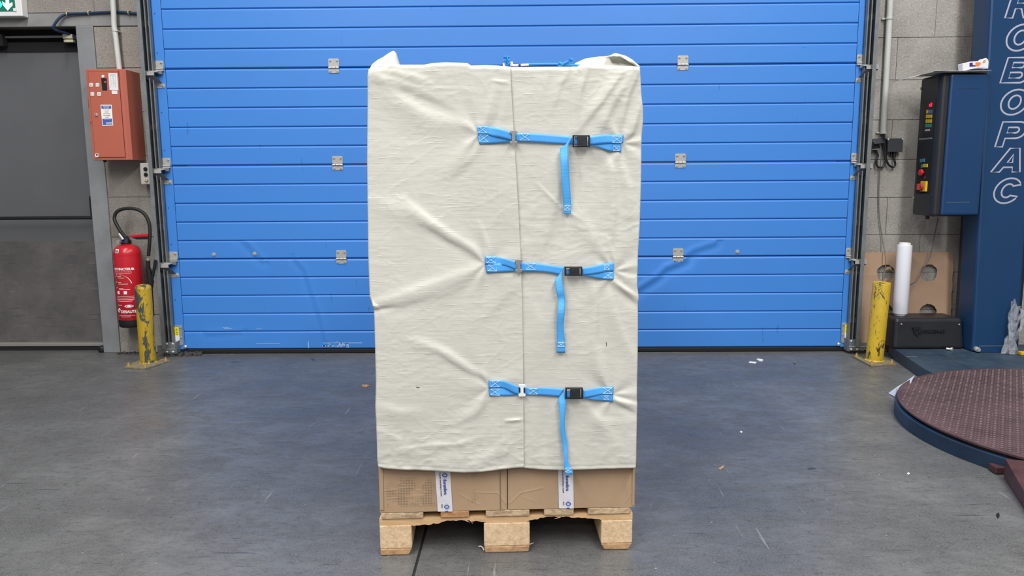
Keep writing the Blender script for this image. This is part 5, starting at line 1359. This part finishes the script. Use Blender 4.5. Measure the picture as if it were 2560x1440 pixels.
BK = np.stack([backL*(1-t)+backR*t+np.array([0, .006*math.sin(t*9), 0]) for t in np.linspace(0, 1, 24)], 1)
# one continuous sheet: left flap front + left side + back + right side + right front
left_all = np.concatenate([PL[:, ::-1], LS[:, :]], 1)
right_all = np.concatenate([RS[:, ::-1], PRt[:, ::-1]], 1)
body = np.concatenate([left_all, BK[:, 1:-1], right_all], 1)
arr_mesh('cover_sheet', [body], 'cover', cov, thick=.0012)
# top sheet, a little below the lips
def top_sheet():
    nx, ny = 40, 40; A_ = np.zeros((ny, nx, 3)); dirv = np.array([-.0506, 1, 0])
    f0, f1 = PL[0, 0].copy(), PRt[0, -1].copy()
    for j in range(ny):
        for i in range(nx):
            p = f0+(f1-f0)*i/(nx-1)+dirv*(.012+(DEP-.02)*j/(ny-1)); p[2] = min(PL[0, :, 2].min(), PRt[0, :, 2].min())-.010+.006*math.sin(i*.7)*math.cos(j*.5)*(1 if 0 < i < nx-1 and 0 < j < ny-1 else 0); A_[j, i] = p
    return A_
arr_mesh('top_sheet', [top_sheet()], 'cover', cov, thick=.001)
# raised corner ears
def ear(base, top, yb, yt, name, bulge=.02, extra=None):
    n, m = 26, 12; A_ = np.zeros((m, n, 3))
    for i in range(n):
        u = i/(n-1)
        bx, by = np.interp(u, [b[0] for b in base], [b[1] for b in base]), np.interp(u, [b[0] for b in base], [b[2] for b in base])
        tx, ty = np.interp(u, [b[0] for b in top], [b[1] for b in top]), np.interp(u, [b[0] for b in top], [b[2] for b in top])
        for j in range(m):
            v = j/(m-1); Yv = yb(u)+(yt(u)-yb(u))*v-bulge*math.sin(math.pi*v)*math.sin(math.pi*u)
            p = W(bx+(tx-bx)*v, by+(ty-by)*v, Yv); p.y += .003*math.sin(u*17+v*6)
            A_[j, i] = p
    return arr_mesh(name, [A_], 'cover', cov, thick=.0014)
ear([(0, 921, 184), (.5, 952, 176), (1, 1000, 170)], [(0, 921, 176), (.18, 930, 161), (.35, 946, 149), (.6, 966, 137), (.78, 984, 126.5), (.88, 990, 132), (.95, 993, 142), (1, 1000, 162)],
    lambda u: 2.275+.04*u, lambda u: 2.28+.10*math.sin(u*1.7), 'corner_fold')
ear([(0, 1424, 176), (.5, 1520, 176), (1, 1600, 178)], [(0, 1428, 168), (.08, 1440, 157), (.2, 1462, 147), (.38, 1498, 141.5), (.55, 1523, 139.5), (.66, 1538, 133.5), (.76, 1556, 138), (.88, 1578, 148), (1, 1600, 167)],
    lambda u: 2.36-.07*u, lambda u: 2.44-.12*u, 'corner_fold', -.02)
ear([(0, 1520, 141), (.5, 1548, 141), (1, 1598, 168)], [(0, 1522, 139.5), (.3, 1538, 133), (.55, 1560, 138), (.8, 1582, 150), (1, 1600, 166)],
    lambda u: 2.345-.045*u, lambda u: 2.40-.09*u, 'corner_fold', .012)

# straps, hooks and buckles
def sp(px, py, off=.004):
    X = np.array([[float(px)]]); Y = np.array([[float(py)]]); seam = float(interp(SEAM, py)); flap = px < seam
    lift = (.0022+.0020*max(0, min(1, (px-(seam-70))/70))) if flap else .0035*max(0, min(1, (px-1340)/250))
    h = float(np.clip(hfun(X, Y, flap)[0, 0], -.002, .010)); p = wall_front(px, py); p.y -= h+lift+off
    return p
def ribbon(name, pairs, offs, mat, parent, sub=4, th=.0011, label=None):
    # pairs: (ax, ay, bx, by) pixel ends of each cross line
    L = [sp(a, b, o) for (a, b, c, d), o in zip(pairs, offs)]; Rr = [sp(c, d, o) for (a, b, c, d), o in zip(pairs, offs)]
    def cr(Pp):
        Q = []; m = len(Pp)
        for i in range(m-1):
            a, b, c, d = Pp[max(i-1, 0)], Pp[i], Pp[i+1], Pp[min(i+2, m-1)]
            for k in range(sub):
                t = k/sub; Q.append(.5*((2*b)+(c-a)*t+(2*a-5*b+4*c-d)*t*t+(3*b-a-3*c+d)*t*t*t))
        Q.append(Pp[-1]); return Q
    L, Rr = cr(L), cr(Rr); nw = 5; rows = [[l.lerp(r, k/(nw-1)) for k in range(nw)] for l, r in zip(L, Rr)]
    mb = MB().grid(rows); me = mb.mesh(name, False)
    ds = [0]
    for i in range(1, len(rows)): ds.append(ds[-1]+(rows[i][2]-rows[i-1][2]).length)
    uvl = me.uv_layers.new(name='UVMap')
    for lp in me.loops:
        i, k = divmod(lp.vertex_index, nw); uvl.data[lp.index].uv = (ds[i]/.2, k/(nw-1)*.1)
    return link(name, me, M[mat], parent, smooth=True, thick=th, label=label)
def stitch(cx, cy, w_, h_, parent, off, rot=.02):
    mb = MB(); c, s = math.cos(rot), math.sin(rot)
    q = lambda x, y: sp(cx+x*c-y*s, cy+x*s+y*c, off)
    ctr = q(0, 0); g = lambda x, y: Vector((ctr.x+(q(x, y).x-ctr.x), q(x, y).y, q(x, y).z))
    A_ = [g(-w_, -h_), g(w_, -h_), g(w_, h_), g(-w_, h_)]
    mb.tube(A_, .00075, 5, closed=True); mb.tube([A_[0], A_[2]], .00065, 5); mb.tube([A_[1], A_[3]], .00065, 5)
    mb.tube([g(-w_*.9, -h_*.7), g(w_*.9, -h_*.85)], .0005, 5)
    obj('stitching', mb, 'thread', parent)
def strap(idx, label, left, ties, belt, hook, buckle, rtapes, tail, stitches, hookmat, hook_h):
    root = ribbon('strap', belt, [.007]*len(belt), 'web', cov, label=label)
    for i, tpair in enumerate(left): ribbon('anchor_tape', tpair[0], tpair[1], 'web', root)
    for tpair in rtapes: ribbon('anchor_tape', tpair[0], tpair[1], 'web', root)
    ribbon('loose_tail', tail[0], tail[1], 'webfold', root)
    for (cx, cy, w_, h_, off) in stitches: stitch(cx, cy, w_, h_, root, off)
    # hook: upright bar with cross heads
    hx, hy0, hy1, wd, bw = hook
    mb = MB()
    def hp2(x, y, o=.012): p = sp(hx+x, y, o); return p
    yref = sp(hx, (hy0+hy1)/2, .013).y
    def pt(x, y): p = W(hx+x, y, yref); return p
    e = 4.5
    polyp = [(-wd, hy0+e), (-wd+2, hy0), (wd-2, hy0), (wd, hy0+e), (wd-1, hy0+e+2), (bw+1, hy0+e+3), (bw, hy0+e+6), (bw, hy1-e-6), (bw+1, hy1-e-3), (wd-1, hy1-e-2), (wd, hy1-e), (wd-2, hy1), (-wd+2, hy1), (-wd, hy1-e), (-wd+1, hy1-e-2), (-bw-1, hy1-e-3), (-bw, hy1-e-6), (-bw, hy0+e+6), (-bw-1, hy0+e+3), (-wd+1, hy0+e+2)]
    mb.prism([pt(a, b) for a, b in polyp], (0, -.003, 0))
    obj('hook', mb, hookmat, root, bev=.0008)
    sl = MB()
    if idx == 3: 
        for s_ in (-1, 1): sl.prism([pt(s_*(bw+.5), hy0+10), pt(s_*(wd-1.5), hy0+10), pt(s_*(wd-1.5), hy1-10), pt(s_*(bw+.5), hy1-10)], (0, .001, 0))
        obj('hook_slot', sl, 'black', root)
    bx0, by0, bx1, by1 = buckle; yb0 = sp((bx0+bx1)/2, (by0+by1)/2, .016).y
    Wb = lambda x, y, o=0: W(x, y, yb0-o)
    mb = MB()
    fw = 4
    for (a, b, c, d) in ((bx0, by0, bx0+fw, by1), (bx1-fw, by0+.5, bx1, by1), (bx0, by0, bx1, by0+fw*.9), (bx0, by1-fw*.9, bx1, by1)):
        mb.prism([Wb(a, b), Wb(c, b), Wb(c, d), Wb(a, d)], (0, -.009, 0))
    bk = obj('buckle', mb, 'black', root, bev=.0016)
    xb_ = bx0+(bx1-bx0)*.28; xc_ = bx1-fw*1.6
    obj('buckle_lever', MB().prism([Wb(xb_, by0+2), Wb(xc_, by0+2), Wb(xc_, by1-2), Wb(xb_, by1-2)], (0, -.0105, 0)).prism([Wb(xb_+6, by0+8, .0105), Wb(xb_+12, by0+8, .0105), Wb(xb_+12, by1-8, .0105), Wb(xb_+6, by1-8, .0105)], (0, -.0012, 0)), 'blackm', root, bev=.0016)
    ribbon('inner_tape', [(bx0+4, by0+5, bx0+4, by1-5), (xb_, by0+5, xb_, by1-5)], [.015, .015], 'web', root)
    return root
strap(1, 'uppermost blue strap with its tail hanging from the buckle',
      [([(1193, 338, 1199, 361), (1220, 337, 1222, 360), (1250, 334, 1250, 358), (1278, 333, 1279, 355)], [.004, .004, .005, .0075]),
       ([(1193, 316, 1196, 339), (1216, 315, 1220, 338), (1226, 317, 1232, 341), (1250, 322, 1254, 345), (1280, 330, 1281, 352)], [.0055, .006, .007, .009, .011])],
      None,
      [(1288, 333, 1288, 354), (1330, 333.5, 1330, 355.5), (1380, 337, 1380, 358.5), (1428, 342, 1432, 362)],
      (1284, 327, 360, 10, 4.2), (1431, 338, 1474, 368),
      [([(1472, 345, 1472, 365), (1490, 350, 1489, 367), (1520, 357, 1518, 377), (1534, 358, 1533, 379), (1553, 358, 1552, 381)], [.012, .010, .007, .004, .004]),
       ([(1472, 342, 1472, 363), (1500, 338, 1500, 360), (1528, 336.5, 1530, 358), (1558, 337, 1556, 358)], [.014, .013, .008, .007])],
      ([(1432, 345, 1428, 350), (1423, 345, 1417, 366), (1421, 360, 1401, 370), (1419.5, 378, 1399, 377), (1420, 400, 1400, 400), (1422, 440, 1402, 440), (1425, 480, 1405, 480), (1427, 515, 1408, 515), (1426, 534, 1409, 534)], [.012, .014, .016, .018, .024, .022, .020, .014, .012]),
      [(1207, 325, 11, 8, .0078), (1210, 346, 11, 8, .0058), (1312, 343, 12, 8, .0092), (1541, 349, 11, 8, .0092), (1540, 371, 7, 6, .0058), (1418, 519, 7, 6, .0158)], 'hook', 33)
strap(2, 'middle blue strap with a wavy hanging tail',
      [([(1212, 660, 1217, 682), (1240, 658, 1242, 680), (1270, 656, 1270, 679), (1290, 655, 1291, 677)], [.004, .004, .005, .0075]),
       ([(1213, 640, 1213, 661), (1238, 640, 1239, 662), (1262, 645, 1265, 664), (1290, 652, 1292, 674)], [.0055, .006, .007, .010])],
      None,
      [(1301, 655, 1301, 678), (1340, 657, 1340, 678.5), (1375, 662, 1374, 681), (1412, 666, 1400, 687)],
      (1297, 649, 680, 9.5, 4.0), (1411, 666, 1455, 689),
      [([(1452, 671, 1452, 687), (1480, 675, 1478, 691), (1505, 677, 1503, 697), (1534, 677, 1533, 698)], [.012, .010, .006, .004]),
       ([(1454, 668, 1454, 686), (1480, 664, 1480, 684), (1510, 658, 1510, 679), (1534, 655, 1533, 677)], [.014, .012, .008, .006])],
      ([(1411, 668, 1408, 672), (1406, 668, 1397, 688), (1405, 684, 1389, 694), (1405, 700, 1387, 702), (1409, 725, 1390, 727), (1412, 745, 1394, 747), (1411, 775, 1393, 775), (1408, 810, 1391, 810), (1411, 845, 1392, 845), (1412, 880, 1391, 879)], [.012, .014, .016, .020, .022, .018, .026, .020, .014, .012]),
      [(1228, 649, 11, 7.5, .0078), (1231, 669, 11, 7.5, .0058), (1326, 665, 12, 7.5, .0092), (1519, 687, 11, 7, .0062), (1516, 667, 6, 6, .0088), (1402, 858, 8, 5, .0158)], 'hook', 30)
strap(3, 'lowest blue strap with a white hook, tail reaching the carton',
      [([(1222, 969, 1224, 989), (1250, 968, 1251, 987), (1275, 969, 1276, 987), (1298, 970, 1300, 984)], [.004, .004, .005, .008]),
       ([(1222, 948, 1222, 969), (1252, 949, 1252, 968), (1262, 950, 1268, 972), (1280, 956, 1288, 981), (1299, 963, 1302, 984)], [.0055, .006, .008, .011, .011])],
      None,
      [(1310, 966, 1310, 986), (1340, 966, 1340, 986), (1375, 967.5, 1374, 988), (1412, 970, 1398, 990)],
      (1305, 960, 991, 9.5, 3.8), (1413, 968, 1457, 996),
      [([(1456, 979, 1456, 992), (1485, 985, 1484, 997), (1510, 984, 1508, 1001), (1532, 984, 1532, 1003)], [.012, .010, .006, .004]),
       ([(1456, 971, 1456, 992), (1480, 968, 1480, 988), (1505, 965, 1505, 984), (1533, 964, 1532, 984)], [.014, .012, .008, .006])],
      ([(1412, 972, 1410, 976), (1413, 975, 1397, 989), (1413, 990, 1395, 995), (1414, 1005, 1396, 1005), (1411, 1040, 1399, 1040), (1412, 1070, 1400, 1072), (1417, 1100, 1405, 1104), (1418, 1130, 1408, 1134), (1420, 1150, 1409, 1156), (1426, 1162, 1410, 1164), (1432, 1176, 1415, 1184)], [.014, .016, .018, .020, .020, .018, .016, .018, .018, .018, .018]),
      [(1238, 957, 11, 7.5, .0078), (1238, 978, 11, 7.5, .0058), (1333, 976, 11, 7, .0092), (1518, 974, 11, 7, .0092), (1515, 992, 6, 5, .0062), (1419, 1168, 7, 5, .0205)], 'hookw', 30)
# small marks
mk = MB()
for (x0, y0, x1, y1) in ((1515, 855, 1516, 864), (1041, 967, 1049, 968)):
    mk.tube([sp(x0, y0, .001), sp(x1, y1, .001)], .0009, 5)
obj('ink_mark', mk, 'ink', cov)
# seams stitched down the flap
sm_ = MB()
for (pts) in ([(1240, 200), (1242, 300)], [(1243, 372), (1245, 640)], [(1248, 690), (1250, 950)], [(1251, 995), (1251, 1170)], [(1424, 170), (1428, 330)]):
    (xa, ya), (xb2, yb2) = pts; n = 26
    for i in range(n):
        if i % 2: continue
        sm_.tube([sp(xa+(xb2-xa)*i/n, ya+(yb2-ya)*i/n, .0004), sp(xa+(xb2-xa)*(i+1)/n, ya+(yb2-ya)*(i+1)/n, .0004)], .0005, 4)
obj('seam_stitching', sm_, P('cream_thread', rgb(190, 190, 180), .7), cov)
# elastic cords with hooks across the top
cy_ = 2.34
cm_ = MB(); cm_.tube([W(1322, 161, cy_), W(1360, 160, cy_), W(1398, 160.5, cy_), W(1447, 164, cy_), W(1456, 164, cy_)], .0034, 8, res=3)
cd_ = obj('elastic_cord', cm_, 'cord', cov, smooth=True)
kn = MB(); kn.tube([W(1394, 163, cy_), W(1400, 157, cy_-.006), W(1405, 162, cy_-.008), (W(1400, 165, cy_-.004)), W(1397, 159, cy_)], .0036, 8, res=4)
kn.tube([W(1404, 161, cy_-.004), W(1415, 156, cy_-.004), W(1424, 152, cy_-.004), W(1432, 151, cy_)], .0036, 8, res=3)
random.seed(9)
for (x0, y0, n, sx, sy) in ((1427, 150, 10, 7, 3.5), (1266, 150, 26, 9, 8)):
    pts = [W(x0+random.uniform(-sx, sx), y0+random.uniform(-sy, sy), cy_+random.uniform(-.012, .012)) for i in range(n)]
    kn.tube(pts, .0019, 6, res=4)
kn.tube([W(1268, 164, cy_), W(1268, 156, cy_)], .0045, 8)
obj('cord_knot', kn, 'cord', cov, smooth=True)
hk = MB(); hk.tube([W(1277, 160, cy_-.004), W(1282, 163, cy_), W(1296, 163, cy_)], .0028, 8, res=2); hk.tube([W(1302, 162.5, cy_), W(1322, 161.5, cy_)], .0030, 8, r if False else False) if False else hk.tube([W(1302, 162.5, cy_), W(1322, 161.5, cy_)], .0030, 8)
hk.prism([W(1257, 157, cy_), W(1263, 157, cy_), W(1263, 167, cy_), W(1257, 167, cy_)], (0, .004, 0))
hk.prism([W(1275, 154, cy_), W(1282, 154, cy_), W(1282, 165, cy_), W(1275, 165, cy_)], (0, .004, 0))
obj('cord_hook', hk, 'hookw', cov)
